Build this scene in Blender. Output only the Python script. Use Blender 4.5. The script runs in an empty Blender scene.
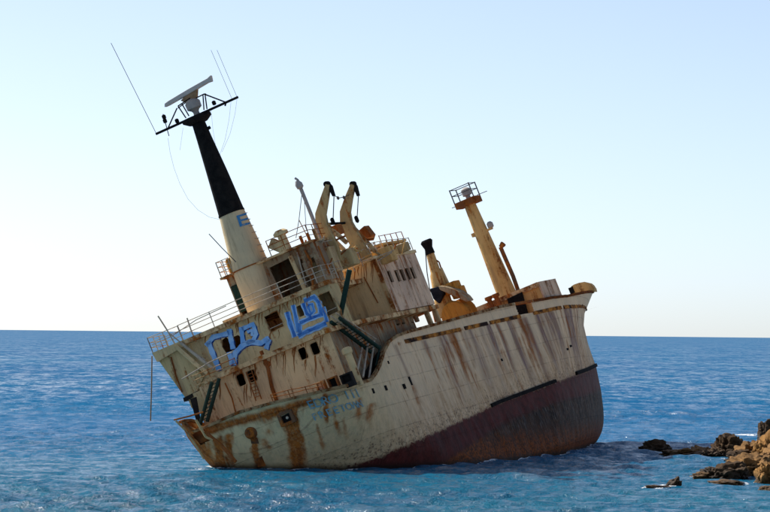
import bpy, bmesh, math, random
import numpy as np
from mathutils import Vector, Matrix, noise as mnoise
random.seed(7); rng = np.random.default_rng(7)
rad = math.radians
S = bpy.context.scene
COL = S.collection

# ------------------------------------------------------------------ camera
FPX, CAMH = 3670.0, 8.75                      # focal length in photo pixels, height above the sea
SLOPE = 7.6/740
YC = 329.6 + SLOPE*385
PITCH = math.atan((YC-256)/FPX); ROLL = math.atan(SLOPE)
_f = np.array([0, math.cos(PITCH), math.sin(PITCH)]); _r = np.array([1., 0, 0]); _u = np.cross(_r, _f)
CR = math.cos(ROLL)*_r + math.sin(ROLL)*_u; CU = -math.sin(ROLL)*_r + math.cos(ROLL)*_u; CF = _f
CP = np.array([0, 0, CAMH])
cam = bpy.data.cameras.new('camera'); camo = bpy.data.objects.new('camera', cam); COL.objects.link(camo)
cam.sensor_width = 36; cam.lens = 36*FPX/770; cam.clip_start = 1; cam.clip_end = 300000
camo.matrix_world = Matrix([[CR[0], CU[0], -CF[0], CP[0]], [CR[1], CU[1], -CF[1], CP[1]], [CR[2], CU[2], -CF[2], CP[2]], [0, 0, 0, 1]])
S.camera = camo

# ------------------------------------------------------------------ sky, sun, exposure
SUN_AZ, SUN_EL = -52.0, 36.0                  # degrees, azimuth from +Y towards +X
w = bpy.data.worlds.new('World'); S.world = w; w.use_nodes = True
wn = w.node_tree
sky = wn.nodes.new('ShaderNodeTexSky'); sky.sky_type = 'NISHITA'; sky.sun_disc = False
sky.sun_elevation = rad(SUN_EL); sky.sun_rotation = rad(SUN_AZ)
sky.air_density = 0.38; sky.dust_density = 0.7; sky.ozone_density = 1.0; sky.altitude = 0
bg = wn.nodes['Background']; bg.inputs[1].default_value = 0.15
hs = wn.nodes.new('ShaderNodeHueSaturation'); hs.inputs['Saturation'].default_value = .94      # hazy summer air: paler than a clear sky
tn = wn.nodes.new('ShaderNodeMix'); tn.data_type = 'RGBA'; tn.blend_type = 'MULTIPLY'; tn.inputs[0].default_value = 1; tn.inputs[7].default_value = (.97, 1.0, .99, 1)
gm = wn.nodes.new('ShaderNodeGamma'); gm.inputs[1].default_value = .8      # haze evens the sky out
wn.links.new(sky.outputs[0], gm.inputs[0]); wn.links.new(gm.outputs[0], hs.inputs['Color']); wn.links.new(hs.outputs[0], tn.inputs[6]); wn.links.new(tn.outputs[2], bg.inputs[0])
sl = bpy.data.lights.new('sun', 'SUN'); sl.energy = 3.8; sl.angle = rad(0.53); sl.color = (1, .95, .87)
so = bpy.data.objects.new('sun', sl); COL.objects.link(so)
sd = Vector((math.sin(rad(SUN_AZ))*math.cos(rad(SUN_EL)), math.cos(rad(SUN_AZ))*math.cos(rad(SUN_EL)), math.sin(rad(SUN_EL))))
so.rotation_euler = sd.to_track_quat('Z', 'Y').to_euler(); so.location = (0, 100, 100)
S.view_settings.view_transform = 'Standard'; S.view_settings.look = 'None'
S.view_settings.exposure = 0.74; S.view_settings.gamma = 1
S.render.engine = 'CYCLES'

# ------------------------------------------------------------------ pixel <-> place
def ray(px, py): return CF + CR*(px-385)/FPX + CU*(256-py)/FPX
def sea_at(px, py, z=0.0):
    d = ray(px, py); return CP + d*((z-CAMH)/d[2])
HEEL, TRIM, YAW = rad(22), rad(4), rad(18.5)
fw = np.array([math.sin(YAW)*math.cos(TRIM), math.cos(YAW)*math.cos(TRIM), math.sin(TRIM)])
sb0 = np.array([math.cos(YAW), -math.sin(YAW), 0]); up0 = np.cross(sb0, fw)
sb = math.cos(HEEL)*sb0 + math.sin(HEEL)*up0; up = -math.sin(HEEL)*sb0 + math.cos(HEEL)*up0
ORG = sea_at(285, 470)
MS = np.stack([fw, sb, up], 1)
def un(px, py, axis, val):
    """ship coordinates (forward, starboard, up) where the pixel's ray meets a plane of the ship"""
    d = MS.T@ray(px, py); c = MS.T@(CP-ORG); return c + d*((val-c[axis])/d[axis])
def ux(px, py, x): return un(px, py, 0, x)
def us(px, py, s): return un(px, py, 1, s)

# ------------------------------------------------------------------ materials
class NT:
    def __init__(s, name):
        s.m = bpy.data.materials.new(name); s.m.use_nodes = True
        s.t = s.m.node_tree; s.b = s.t.nodes['Principled BSDF']
    def n(s, typ, **k):
        nd = s.t.nodes.new(typ)
        for a, v in k.items(): setattr(nd, a, v)
        return nd
    def link(s, a, b): s.t.links.new(a, b)
    def put(s, sock, v):
        if hasattr(v, 'is_output'): s.link(v, sock)
        else: sock.default_value = v
    def coord(s, scale=(1, 1, 1), kind='Object', rot=(0, 0, 0)):
        tc = s.n('ShaderNodeTexCoord'); mp = s.n('ShaderNodeMapping')
        s.link(tc.outputs[kind], mp.inputs[0]); mp.inputs['Scale'].default_value = scale; mp.inputs['Rotation'].default_value = rot
        return mp.outputs[0]
    def noise(s, vec, scale, detail=4, rough=.6, dist=0):
        nd = s.n('ShaderNodeTexNoise'); s.link(vec, nd.inputs['Vector'])
        nd.inputs['Scale'].default_value = scale; nd.inputs['Detail'].default_value = detail
        nd.inputs['Roughness'].default_value = rough; nd.inputs['Distortion'].default_value = dist
        return nd.outputs[0]
    def math(s, op, a, b=0, c=0, clamp=False):
        nd = s.n('ShaderNodeMath', operation=op, use_clamp=clamp)
        s.put(nd.inputs[0], a); s.put(nd.inputs[1], b); s.put(nd.inputs[2], c); return nd.outputs[0]
    def step(s, v, a, b, lo=0., hi=1.):
        nd = s.n('ShaderNodeMapRange', interpolation_type='SMOOTHSTEP')
        s.put(nd.inputs[0], v); nd.inputs[1].default_value = a; nd.inputs[2].default_value = b
        nd.inputs[3].default_value = lo; nd.inputs[4].default_value = hi; return nd.outputs[0]
    def mix(s, f, a, b):
        nd = s.n('ShaderNodeMix', data_type='RGBA'); s.put(nd.inputs[0], f)
        for k, v in ((6, a), (7, b)): s.put(nd.inputs[k], v if hasattr(v, 'is_output') else (*v, 1))
        return nd.outputs[2]
    def attr(s, name): return s.n('ShaderNodeAttribute', attribute_name=name).outputs['Fac']
    def bump(s, h, strength, dist=.05):
        nd = s.n('ShaderNodeBump'); nd.inputs['Strength'].default_value = strength; nd.inputs['Distance'].default_value = dist
        s.link(h, nd.inputs['Height']); s.link(nd.outputs[0], s.b.inputs['Normal'])
    def done(s, col, rough=.7, metal=0., spec=None):
        s.put(s.b.inputs['Base Color'], col if hasattr(col, 'is_output') else (*col, 1)); s.put(s.b.inputs['Roughness'], rough)
        s.b.inputs['Metallic'].default_value = metal
        if spec is not None: s.b.inputs['Specular IOR Level'].default_value = spec
        return s.m
RUST_D, RUST_O, RUST_B = (.11, .032, .012), (.60, .19, .025), (.29, .085, .02)
def rustcol(t, v):
    vz = t.coord((1, 1, .35)); a = t.noise(vz, 2.2, 6, .7); return t.mix(t.step(a, .28, .72), RUST_D, t.mix(t.step(t.noise(vz, 4, 5, .7), .3, .7), RUST_B, RUST_O))
def weathered(name, base, alt, rust=.5, streak=.5, rough=.7, speck=.5, stain=.5):
    """old ship paint: two tones, streaks of rust running down the plate, rust blooms, flaking specks"""
    t = NT(name); v = t.coord(); vs = t.coord((1.5, 1.5, .16))
    n1 = t.noise(v, .8, 6, .65); st = t.noise(vs, 1.5, 5, .65); st2 = t.noise(vs, 4.5, 4, .6); n3 = t.noise(v, 6, 6, .7)
    tone = t.mix(t.step(t.noise(v, .45, 5, .6), .38, .62), base, alt)
    tone = t.mix(t.math('MULTIPLY', t.step(st2, .5, .72), .45), tone, tuple(c*.5 for c in base))
    tone = t.mix(t.math('MULTIPLY', t.step(t.noise(vs, .8, 5, .7), .52, .70), stain), tone, t.mix(t.step(n1, .4, .6), (.20, .10, .075), (.26, .16, .08)))
    sm = t.math('ADD', t.math('MULTIPLY', n1, 1-streak), t.math('MULTIPLY', st, streak))
    sm = t.math('ADD', sm, t.math('MULTIPLY', t.math('SUBTRACT', n3, .5), .25))
    hi = .80 - .35*rust
    rm = t.step(sm, hi-.10, hi+.04)
    sp = t.step(n3, .80-.2*speck, .84-.2*speck)
    rm = t.math('MAXIMUM', rm, t.math('MULTIPLY', sp, .85))
    col = t.mix(rm, tone, rustcol(t, v))
    t.bump(t.math('ADD', t.math('MULTIPLY', rm, .6), t.math('MULTIPLY', n3, .7)), .45, .03)
    return t.done(col, t.mix(rm, (rough,)*3, (.92,)*3))
def plain(name, a, b, scale=3, rough=.6, metal=0.):
    t = NT(name); v = t.coord(); n = t.noise(v, scale, 6, .7)
    t.bump(n, .25, .02)
    return t.done(t.mix(t.step(n, .35, .68), a, b), rough, metal)
M = {}
M['cream'] = weathered('cream_paint', (.82, .60, .31), (.70, .52, .28), .46, .5, speck=.45)
M['wall_low'] = weathered('wall_low_paint', (.84, .62, .33), (.73, .53, .29), .52, .6)
M['pale'] = weathered('pale_paint', (.84, .60, .40), (.68, .48, .33), .60, .7, stain=.8)
M['greycream'] = weathered('grey_cream_paint', (.76, .56, .29), (.60, .46, .24), .54, .6)
M['greenwall'] = weathered('green_grey_paint', (.56, .44, .21), (.64, .48, .24), .54, .7)
M['shabby'] = weathered('shabby_paint', (.44, .34, .20), (.27, .20, .13), .66, .6)
M['mast'] = weathered('mast_paint', (.74, .58, .34), (.64, .51, .31), .30, .6, speck=.25)
M['davit'] = weathered('davit_paint', (.54, .40, .19), (.42, .31, .15), .58, .5)
M['yellowmast'] = weathered('yellow_mast_paint', (.70, .44, .17), (.60, .36, .13), .56, .7)
M['orange'] = weathered('orange_rusty_paint', (.60, .28, .05), (.50, .21, .04), .5, .5)
M['rust'] = weathered('bare_rust', (.42, .14, .035), (.22, .08, .03), .75, .5, rough=.9)
t = NT('band_rust'); v = t.coord((.5, .5, 1)); nb = t.noise(v, 1.1, 5, .7)
M['bandrust'] = t.done(t.mix(t.step(nb, .40, .60), (.035, .02, .015), t.mix(t.step(t.noise(v, 6, 4), .4, .6), (.42, .15, .025), (.62, .26, .05))), .9)
t = NT('rust_film'); v = t.coord((1, 1, .4)); M['run'] = t.done(t.mix(t.step(t.noise(v, 5, 5, .7), .35, .65), (.42, .17, .05), (.22, .09, .035)), .95)
M['fascia'] = weathered('fascia_paint', (.78, .55, .28), (.60, .42, .21), .74, .25)
M['rail'] = weathered('rail_paint', (.56, .48, .36), (.44, .38, .29), .5, .4)
M['black'] = plain('black_paint', (.010, .010, .010), (.022, .020, .018), 2, .95)
M['dark'] = plain('dark_interior', (.02, .02, .02), (.035, .028, .022), 2, .8)
M['green'] = plain('dark_green_paint', (.012, .04, .032), (.03, .05, .035), 2, .6)
M['wire'] = plain('wire', (.06, .06, .065), (.10, .09, .08), 5, .5)
M['grey'] = plain('grey_metal', (.36, .33, .30), (.44, .40, .36), 2, .5)
M['white'] = plain('scanner_white', (.52, .47, .42), (.60, .54, .48), 2, .5)
M['deck'] = weathered('deck_rust', (.16, .09, .05), (.10, .06, .04), .7, 0, rough=.9)
M['wood'] = plain('old_tan_canvas', (.34, .22, .12), (.25, .15, .08), 3, .8)
M['tarp'] = plain('dark_blue_tarpaulin', (.012, .014, .02), (.03, .034, .045), 2, .8)
M['bluewhite'] = plain('faded_blue_hull', (.36, .32, .28), (.22, .20, .19), 2, .6)
def spray(name, a, b_, flake):
    """thin spray paint, blotchy and flaking back to the wall paint"""
    t = NT(name); v = t.coord(); n = t.noise(v, 1.3, 5, .7); n2 = t.noise(v, 7, 6, .75)
    col = t.mix(t.step(n, .35, .65), a, b_); col = t.mix(t.step(n2, .62-flake, .70-flake), col, (.42, .34, .19))
    return t.done(col, .8)
M['blue'] = spray('blue_spray_paint', (.20, .47, .90), (.42, .68, .98), .02)
M['lightblue'] = spray('light_blue_spray_paint', (.46, .72, 1.0), (.28, .56, .95), .03)
M['navyblue'] = spray('deep_blue_spray_paint', (.03, .14, .52), (.12, .34, .78), .0)
M['navy'] = spray('navy_spray_paint', (.01, .03, .14), (.03, .10, .34), .08)
t = NT('faded_blue_lettering'); v = t.coord()
M['letter'] = t.done(t.mix(t.step(t.noise(v, 5, 5, .7), .46, .66), (.15, .36, .46), (.46, .40, .28)), .75)
t = NT('letter_e_blue'); v = t.coord(); M['letterE'] = t.done(t.mix(t.step(t.noise(v, 5, 5, .7), .45, .7), (.05, .24, .50), (.15, .30, .45)), .7)

def hull_material():
    t = NT('hull_paint'); v = t.coord(); vs = t.coord((1.3, 1.3, .10)); vs2 = t.coord((3, 3, .35))
    n0 = t.noise(v, .35, 5, .6); n1 = t.noise(v, 1.4, 6, .68); n3 = t.noise(v, 5.5, 6, .7); n4 = t.noise(v, 14, 5, .7)
    st = t.noise(vs, 1.6, 5, .6); st2 = t.noise(vs, 5, 5, .65); dr = t.noise(vs2, 3, 4, .65)
    zr, zl, wh, ru, sn, aft = (t.attr(k) for k in ('zrel', 'zlow', 'height', 'rust', 'stain', 'aft'))
    cream = t.mix(t.step(n0, .38, .62), (.88, .66, .40), (.79, .60, .37))
    cream = t.mix(aft, cream, t.mix(t.step(n1, .35, .65), (.74, .57, .31), (.60, .49, .27)))
    cream = t.mix(t.math('MULTIPLY', t.step(st2, .48, .72), .45), cream, (.36, .27, .20))
    wash = t.math('MULTIPLY', t.step(zr, 4.2, .2), t.step(t.math('ADD', t.math('MULTIPLY', st, .6), t.math('MULTIPLY', n1, .4)), .36, .62, .1, .75))
    cream = t.mix(t.math('MULTIPLY', wash, t.math('SUBTRACT', 1, t.math('MULTIPLY', aft, .6))), cream, (.50, .29, .13))
    stain = t.math('MULTIPLY', sn, t.step(st2, .25, .6, .45, 1.))
    cream = t.mix(stain, cream, t.mix(t.step(n1, .4, .6), (.21, .12, .115), (.24, .125, .075)))
    sp3 = t.n('ShaderNodeSeparateXYZ'); t.link(v, sp3.inputs[0]); cb = t.n('ShaderNodeCombineXYZ'); t.link(sp3.outputs[0], cb.inputs[0]); t.link(sp3.outputs[2], cb.inputs[1])
    bk = t.n('ShaderNodeTexBrick'); t.link(cb.outputs[0], bk.inputs[0]); bk.inputs['Scale'].default_value = 1; bk.inputs['Mortar Size'].default_value = .035; bk.inputs['Brick Width'].default_value = 5.8; bk.inputs['Row Height'].default_value = 1.55; bk.inputs['Mortar Smooth'].default_value = .6
    seam = bk.outputs['Fac']
    cream = t.mix(t.math('MULTIPLY', seam, t.step(n1, .4, .6, .1, .45)), cream, (.24, .14, .09))
    rm = t.math('ADD', ru, t.math('MULTIPLY', t.math('SUBTRACT', n1, .5), .75))
    rm = t.math('ADD', rm, t.math('MULTIPLY', t.math('SUBTRACT', st, .5), .55))
    rmask = t.math('MULTIPLY', t.step(rm, .20, .85), t.step(n3, .25, .55, .7, 1.))
    rc = rustcol(t, v)
    col = t.mix(rmask, cream, t.mix(t.step(st2, .35, .75), rc, (.46, .155, .035)))
    # flaked specks, dense just above the red paint
    near = t.step(zr, 2.6, 0.0)
    spk = t.math('ADD', n3, t.math('ADD', t.math('MULTIPLY', near, .17), t.math('MULTIPLY', t.math('SUBTRACT', n1, .5), .35)))
    col = t.mix(t.math('MULTIPLY', t.step(spk, .66, .76), .7), col, (.10, .05, .03))
    # red boot paint
    edge = t.math('ADD', zr, t.math('ADD', t.math('MULTIPLY', t.math('SUBTRACT', n3, .5), .9), t.math('MULTIPLY', t.math('SUBTRACT', n1, .5), .8)))
    red = t.mix(t.step(n1, .35, .65), (.125, .026, .020), (.062, .017, .013))
    red = t.mix(t.math('MULTIPLY', t.step(dr, .5, .7), .6), red, (.15, .062, .05))
    red = t.mix(t.math('MULTIPLY', t.step(n4, .6, .68), .6), red, (.05, .022, .018))
    # below: dark fouling with pale drips and orange rust close to the water
    low = t.mix(t.step(n1, .35, .65), (.022, .014, .010), (.07, .032, .015))
    low = t.mix(t.math('MULTIPLY', t.step(dr, .56, .66), .7), low, (.26, .22, .19))
    oe = t.math('ADD', wh, t.math('ADD', t.math('MULTIPLY', t.math('SUBTRACT', n1, .5), 2.2), t.math('MULTIPLY', t.math('SUBTRACT', st, .5), 2)))
    low = t.mix(t.step(oe, 2.5, .6), low, t.mix(t.step(n3, .4, .62), (.06, .02, .009), (.34, .085, .010)))
    le = t.math('ADD', zl, t.math('ADD', t.math('MULTIPLY', t.math('SUBTRACT', n3, .5), .9), t.math('MULTIPLY', t.math('SUBTRACT', n1, .5), 1.0)))
    under = t.mix(t.step(le, .25, -.25), red, low)
    col = t.mix(t.step(edge, .08, -.08), col, under)
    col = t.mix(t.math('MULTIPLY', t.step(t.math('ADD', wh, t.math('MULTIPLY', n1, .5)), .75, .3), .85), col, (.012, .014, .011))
    t.bump(t.math('ADD', t.math('MULTIPLY', n3, .8), t.math('ADD', t.math('MULTIPLY', seam, .7), t.math('ADD', t.math('MULTIPLY', rmask, .4), t.math('MULTIPLY', n0, 2)))), .5, .05)
    return t.done(col, t.mix(rmask, (.6,)*3, (.9,)*3))
M['hull'] = hull_material()
for m_ in bpy.data.materials:
    if m_.node_tree.nodes.get('Principled BSDF'): m_.node_tree.nodes['Principled BSDF'].inputs['IOR'].default_value = 1.12

# ------------------------------------------------------------------ mesh helpers (ship coordinates: forward, starboard, up)
class B:
    def __init__(s): s.v = []; s.f = []
    def add(s, vs, fs):
        k = len(s.v); s.v += [tuple(map(float, p)) for p in vs]; s.f += [tuple(i+k for i in f) for f in fs]; return s
    def box(s, x0, x1, s0, s1, z0, z1):
        vs = [(x, y, z) for x in (x0, x1) for y in (s0, s1) for z in (z0, z1)]
        return s.add(vs, [(0, 1, 3, 2), (4, 6, 7, 5), (0, 4, 5, 1), (2, 3, 7, 6), (0, 2, 6, 4), (1, 5, 7, 3)])
    def tube(s, p, q, r, r2=None, n=8):
        p, q = np.array(p, float), np.array(q, float); r2 = r if r2 is None else r2
        d = q-p; d /= np.linalg.norm(d)+1e-9
        a = np.cross(d, [0, 0, 1] if abs(d[2]) < .9 else [1, 0, 0]); a /= np.linalg.norm(a); b = np.cross(d, a)
        vs = []
        for c, rr in ((p, r), (q, r2)):
            for i in range(n):
                t = 2*math.pi*i/n; vs.append(c+rr*(a*math.cos(t)+b*math.sin(t)))
        return s.add(vs, [(i, (i+1) % n, n+(i+1) % n, n+i) for i in range(n)]+[tuple(range(n))[::-1], tuple(range(n, 2*n))])
    def path(s, pts, r, n=6):
        for a, b in zip(pts[:-1], pts[1:]): s.tube(a, b, r, None, n)
        return s
    def loft(s, rings, cap=True):
        n = len(rings[0]); vs = [p for r in rings for p in r]; fs = []
        for k in range(len(rings)-1):
            for i in range(n): fs.append((k*n+i, k*n+(i+1) % n, (k+1)*n+(i+1) % n, (k+1)*n+i))
        if cap: fs += [tuple(range(n))[::-1], tuple(range((len(rings)-1)*n, len(rings)*n))]
        return s.add(vs, fs)
    def lathe(s, base, axis, prof, n=16):
        """prof: (distance along axis, radius)"""
        axis = np.array(axis, float); axis /= np.linalg.norm(axis)
        a = np.cross(axis, [0, 0, 1] if abs(axis[2]) < .9 else [1, 0, 0]); a /= np.linalg.norm(a); b = np.cross(axis, a)
        base = np.array(base, float)
        return s.loft([[base+axis*h+r*(a*math.cos(2*math.pi*i/n)+b*math.sin(2*math.pi*i/n)) for i in range(n)] for h, r in prof])
    def ribbon(s, pts, widths, nrm, thick):
        """bar of rectangular section following a polyline that lies in a plane with normal nrm"""
        P = [np.array(p, float) for p in pts]; nrm = np.array(nrm, float); nrm /= np.linalg.norm(nrm); rings = []
        for i, p in enumerate(P):
            d = P[min(i+1, len(P)-1)]-P[max(i-1, 0)]; d -= nrm*(d@nrm); d /= np.linalg.norm(d)+1e-9
            e = np.cross(nrm, d); wd = widths[i] if hasattr(widths, '__len__') else widths
            rings.append([p+e*wd/2-nrm*thick/2, p+e*wd/2+nrm*thick/2, p-e*wd/2+nrm*thick/2, p-e*wd/2-nrm*thick/2])
        return s.loft(rings)
    def prism(s, poly, off):
        """polygon (3D points) swept by the vector off"""
        n = len(poly); off = np.array(off, float); P = [np.array(p, float) for p in poly]
        return s.add(P+[p+off for p in P], [tuple(range(n)), tuple(range(n, 2*n))[::-1]]+[(i, (i+1) % n, n+(i+1) % n, n+i) for i in range(n)])
SHIP = None
def link(me, name, mat, parent, smooth=False):
    o = bpy.data.objects.new(name, me); COL.objects.link(o); o.parent = parent
    if mat: me.materials.append(M[mat] if isinstance(mat, str) else mat)
    if smooth:
        me.polygons.foreach_set('use_smooth', [True]*len(me.polygons))
        try: me.set_sharp_from_angle(angle=rad(38))
        except Exception: pass
    return o
def build(b, name, mat, parent=None, smooth=False, bevel=0, ship=True):
    me = bpy.data.meshes.new(name)
    me.from_pydata([(x, -y, z) for x, y, z in b.v] if ship else b.v, [], b.f)
    bm = bmesh.new(); bm.from_mesh(me); bmesh.ops.recalc_face_normals(bm, faces=bm.faces); bm.to_mesh(me); bm.free()
    o = link(me, name, mat, SHIP if parent is None else parent, smooth)
    if bevel:
        md = o.modifiers.new('bevel', 'BEVEL'); md.width = bevel; md.segments = 2; md.limit_method = 'ANGLE'
    return o
def rrect(u0, u1, v0, v1, r, k=3):
    pts = []
    for cx, cy, a0 in ((u1-r, v1-r, 0), (u0+r, v1-r, 90), (u0+r, v0+r, 180), (u1-r, v0+r, 270)):
        for i in range(k+1):
            a = rad(a0+90*i/k); pts.append((cx+r*math.cos(a), cy+r*math.sin(a)))
    return pts
def plate(name, mat, outline, holes, fn, thick, parent=None):
    """plate with real openings: outline and holes in (u,v); fn(u,v,w) gives ship coordinates, w = depth"""
    bm = bmesh.new(); edges = []
    for loop in [outline]+holes:
        vs = [bm.verts.new((u, v, 0)) for u, v in loop]
        edges += [bm.edges.new((vs[i], vs[(i+1) % len(vs)])) for i in range(len(vs))]
    r = bmesh.ops.triangle_fill(bm, use_beauty=True, use_dissolve=False, edges=edges)
    ext = bmesh.ops.extrude_face_region(bm, geom=bm.faces[:])
    for g in ext['geom']:
        if isinstance(g, bmesh.types.BMVert): g.co.z = thick
    for v in bm.verts:
        x, s_, z = fn(v.co.x, v.co.y, v.co.z); v.co = (x, -s_, z)
    bmesh.ops.recalc_face_normals(bm, faces=bm.faces)
    me = bpy.data.meshes.new(name); bm.to_mesh(me); bm.free()
    return link(me, name, mat, SHIP if parent is None else parent)
def frame(name, mat, loop, grow, fn, depth, parent):
    """raised rim round an opening"""
    c = np.mean(loop, 0); L = np.array(loop)
    d = L-c; out = c + d*(1+grow/np.maximum(np.abs(d).max(0), .05))
    n = len(L); b = B()
    vs = [fn(u, v, -depth) for u, v in L]+[fn(u, v, -depth) for u, v in out]+[fn(u, v, .01) for u, v in L]+[fn(u, v, .01) for u, v in out]
    fs = []
    for i in range(n):
        j = (i+1) % n; fs += [(i, j, n+j, n+i), (n+i, n+j, 3*n+j, 3*n+i), (i, 2*n+i, 2*n+j, j)]
    b.add(vs, fs); return build(b, name, mat, parent)
def tag(o, label=None, cat=None, group=None, kind=None):
    for k, v in (('label', label), ('category', cat), ('group', group), ('kind', kind)):
        if v: o[k] = v
    return o

# ------------------------------------------------------------------ the wreck: root
SHIP = bpy.data.objects.new('shipwreck', None); COL.objects.link(SHIP)
SHIP.matrix_world = Matrix([[fw[0], -sb[0], up[0], ORG[0]], [fw[1], -sb[1], up[1], ORG[1]], [fw[2], -sb[2], up[2], ORG[2]], [0, 0, 0, 1]])
tag(SHIP, 'rusty cream and red cargo shipwreck aground and leaning to the left in the sea', 'shipwreck')

# ---- hull form
ZK = [-7, -4.5, -2, 0, 2, 4.4, 6, 7.5]
def ip(z, ys): return np.interp(z, ZK, ys)
def X0(z): return ip(z, [12, 6.5, 3.0, 1.0, -.1, -.7, -.9, -.9])
def XA(z): return ip(z, [30, 22, 14, 9.5, 6.5, 4.6, 4.5, 4.5])
def XM(z): return ip(z, [36, 38, 41, 43, 46, 49, 51, 52])
def NB(z): return ip(z, [1.35, 1.4, 1.45, 1.5, 1.5, 1.55, 1.6, 1.65])
def NS(z): return ip(z, [1.8, 2, 2.2, 2.5, 3.2, 5.0, 5.0, 5.0])
def BB(z): return ip(z, [4.6, 5.85, 6, 6, 6, 6, 6, 6])
STEMZ = [-7, -5.8, -5.2, -4.75, -4.3, -3.8, -3.3, -2.6, -1.1, .94, 2.82, 4.31, 5.37, 6.51, 7.28, 8]
STEMX = [60, 64.6, 67.6, 69.8, 71.3, 72.4, 73.2, 74.05, 75.44, 76.74, 76.85, 77.36, 79.14, 82.66, 85.04, 87]
def XS(z): return np.interp(z, STEMZ, STEMX)
I1, I2, I3 = 90, 240, 230
def level(z):
    """half waterline at height z: arrays of x and half breadth, from stern centreline to stem"""
    ph = np.linspace(0, math.pi/2, I1); n = NS(z)
    xs_ = XA(z)-(XA(z)-X0(z))*np.cos(ph)**(2/n); ss = BB(z)*np.sin(ph)**(2/n)
    xm = np.linspace(XA(z), XM(z), I2+1)[1:]; sm = np.full(I2, BB(z))
    t = np.linspace(0, 1, I3+1)[1:]; xb = XM(z)+(XS(z)-XM(z))*t; sbw = BB(z)*(1-t**NB(z)) + .06*(1-t)
    sbw -= .06*(1-t)
    return np.concatenate([xs_, xm, xb]), np.concatenate([ss, sm, sbw])
RX = [-2, 3.4, 5.1, 7.4, 9.1, 10.6, 12.4, 14.7, 18, 27, 37, 50, 55, 61, 70, 78, 83, 85.1]
RZ = [3.4, 3.4, 3.68, 4.26, 5.04, 5.57, 5.86, 5.98, 6.04, 6.22, 6.4, 6.25, 6.2, 6.38, 6.7, 7.05, 7.25, 7.3]
def rail_z(x, s):
    """height of the hull's top edge; s signed, starboard positive"""
    a = np.interp(x, RX, RZ)
    stern = np.interp(s, [-6, -5.2, -4.9, -4.6, -3.7, -1.2, 1.1, 5, 6], [5.45, 5.3, 4.7, 4.45, 4.4, 4.45, 4.2, 3.62, 3.4])
    k = np.clip((x-1.5)/2.5, 0, 1); port = np.where(s < 0, np.maximum(a, np.interp(x, [3, 6, 9], [5.3, 4.6, 4.4])), a)
    return stern*(1-k)+port*k
NJ = 100
def hull_side(sign):
    xd, sdk = level(5.0)
    top = rail_z(xd, sign*sdk)
    V = np.zeros((len(xd), NJ, 3))
    vv = np.linspace(0, 1, NJ)**.75
    zz = -7+(top[:, None]+7)*vv[None, :]
    zs = np.linspace(-7, 7.6, 160); LX = np.array([level(z)[0] for z in zs]); LS = np.array([level(z)[1] for z in zs])
    for i in range(len(xd)):
        V[i, :, 0] = np.interp(zz[i], zs, LX[:, i]); V[i, :, 1] = sign*np.interp(zz[i], zs, LS[:, i]); V[i, :, 2] = zz[i]
    return V
def dent(V):
    """buckled plating: shallow waves in the side"""
    x, s, z = V[..., 0], V[..., 1], V[..., 2]
    d = .03*np.sin(x*2.6)*np.sin(z*1.3+.7)+.045*np.sin(x*.9+z*.7)*np.sin(z*.8)+.03*np.sin(x*.41+1.3)
    k = np.clip((x-3)/5, 0, 1)*np.clip((74-x)/8, 0, 1)
    V[..., 1] = s-np.sign(s)*np.abs(d)*k
    return V
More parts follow.
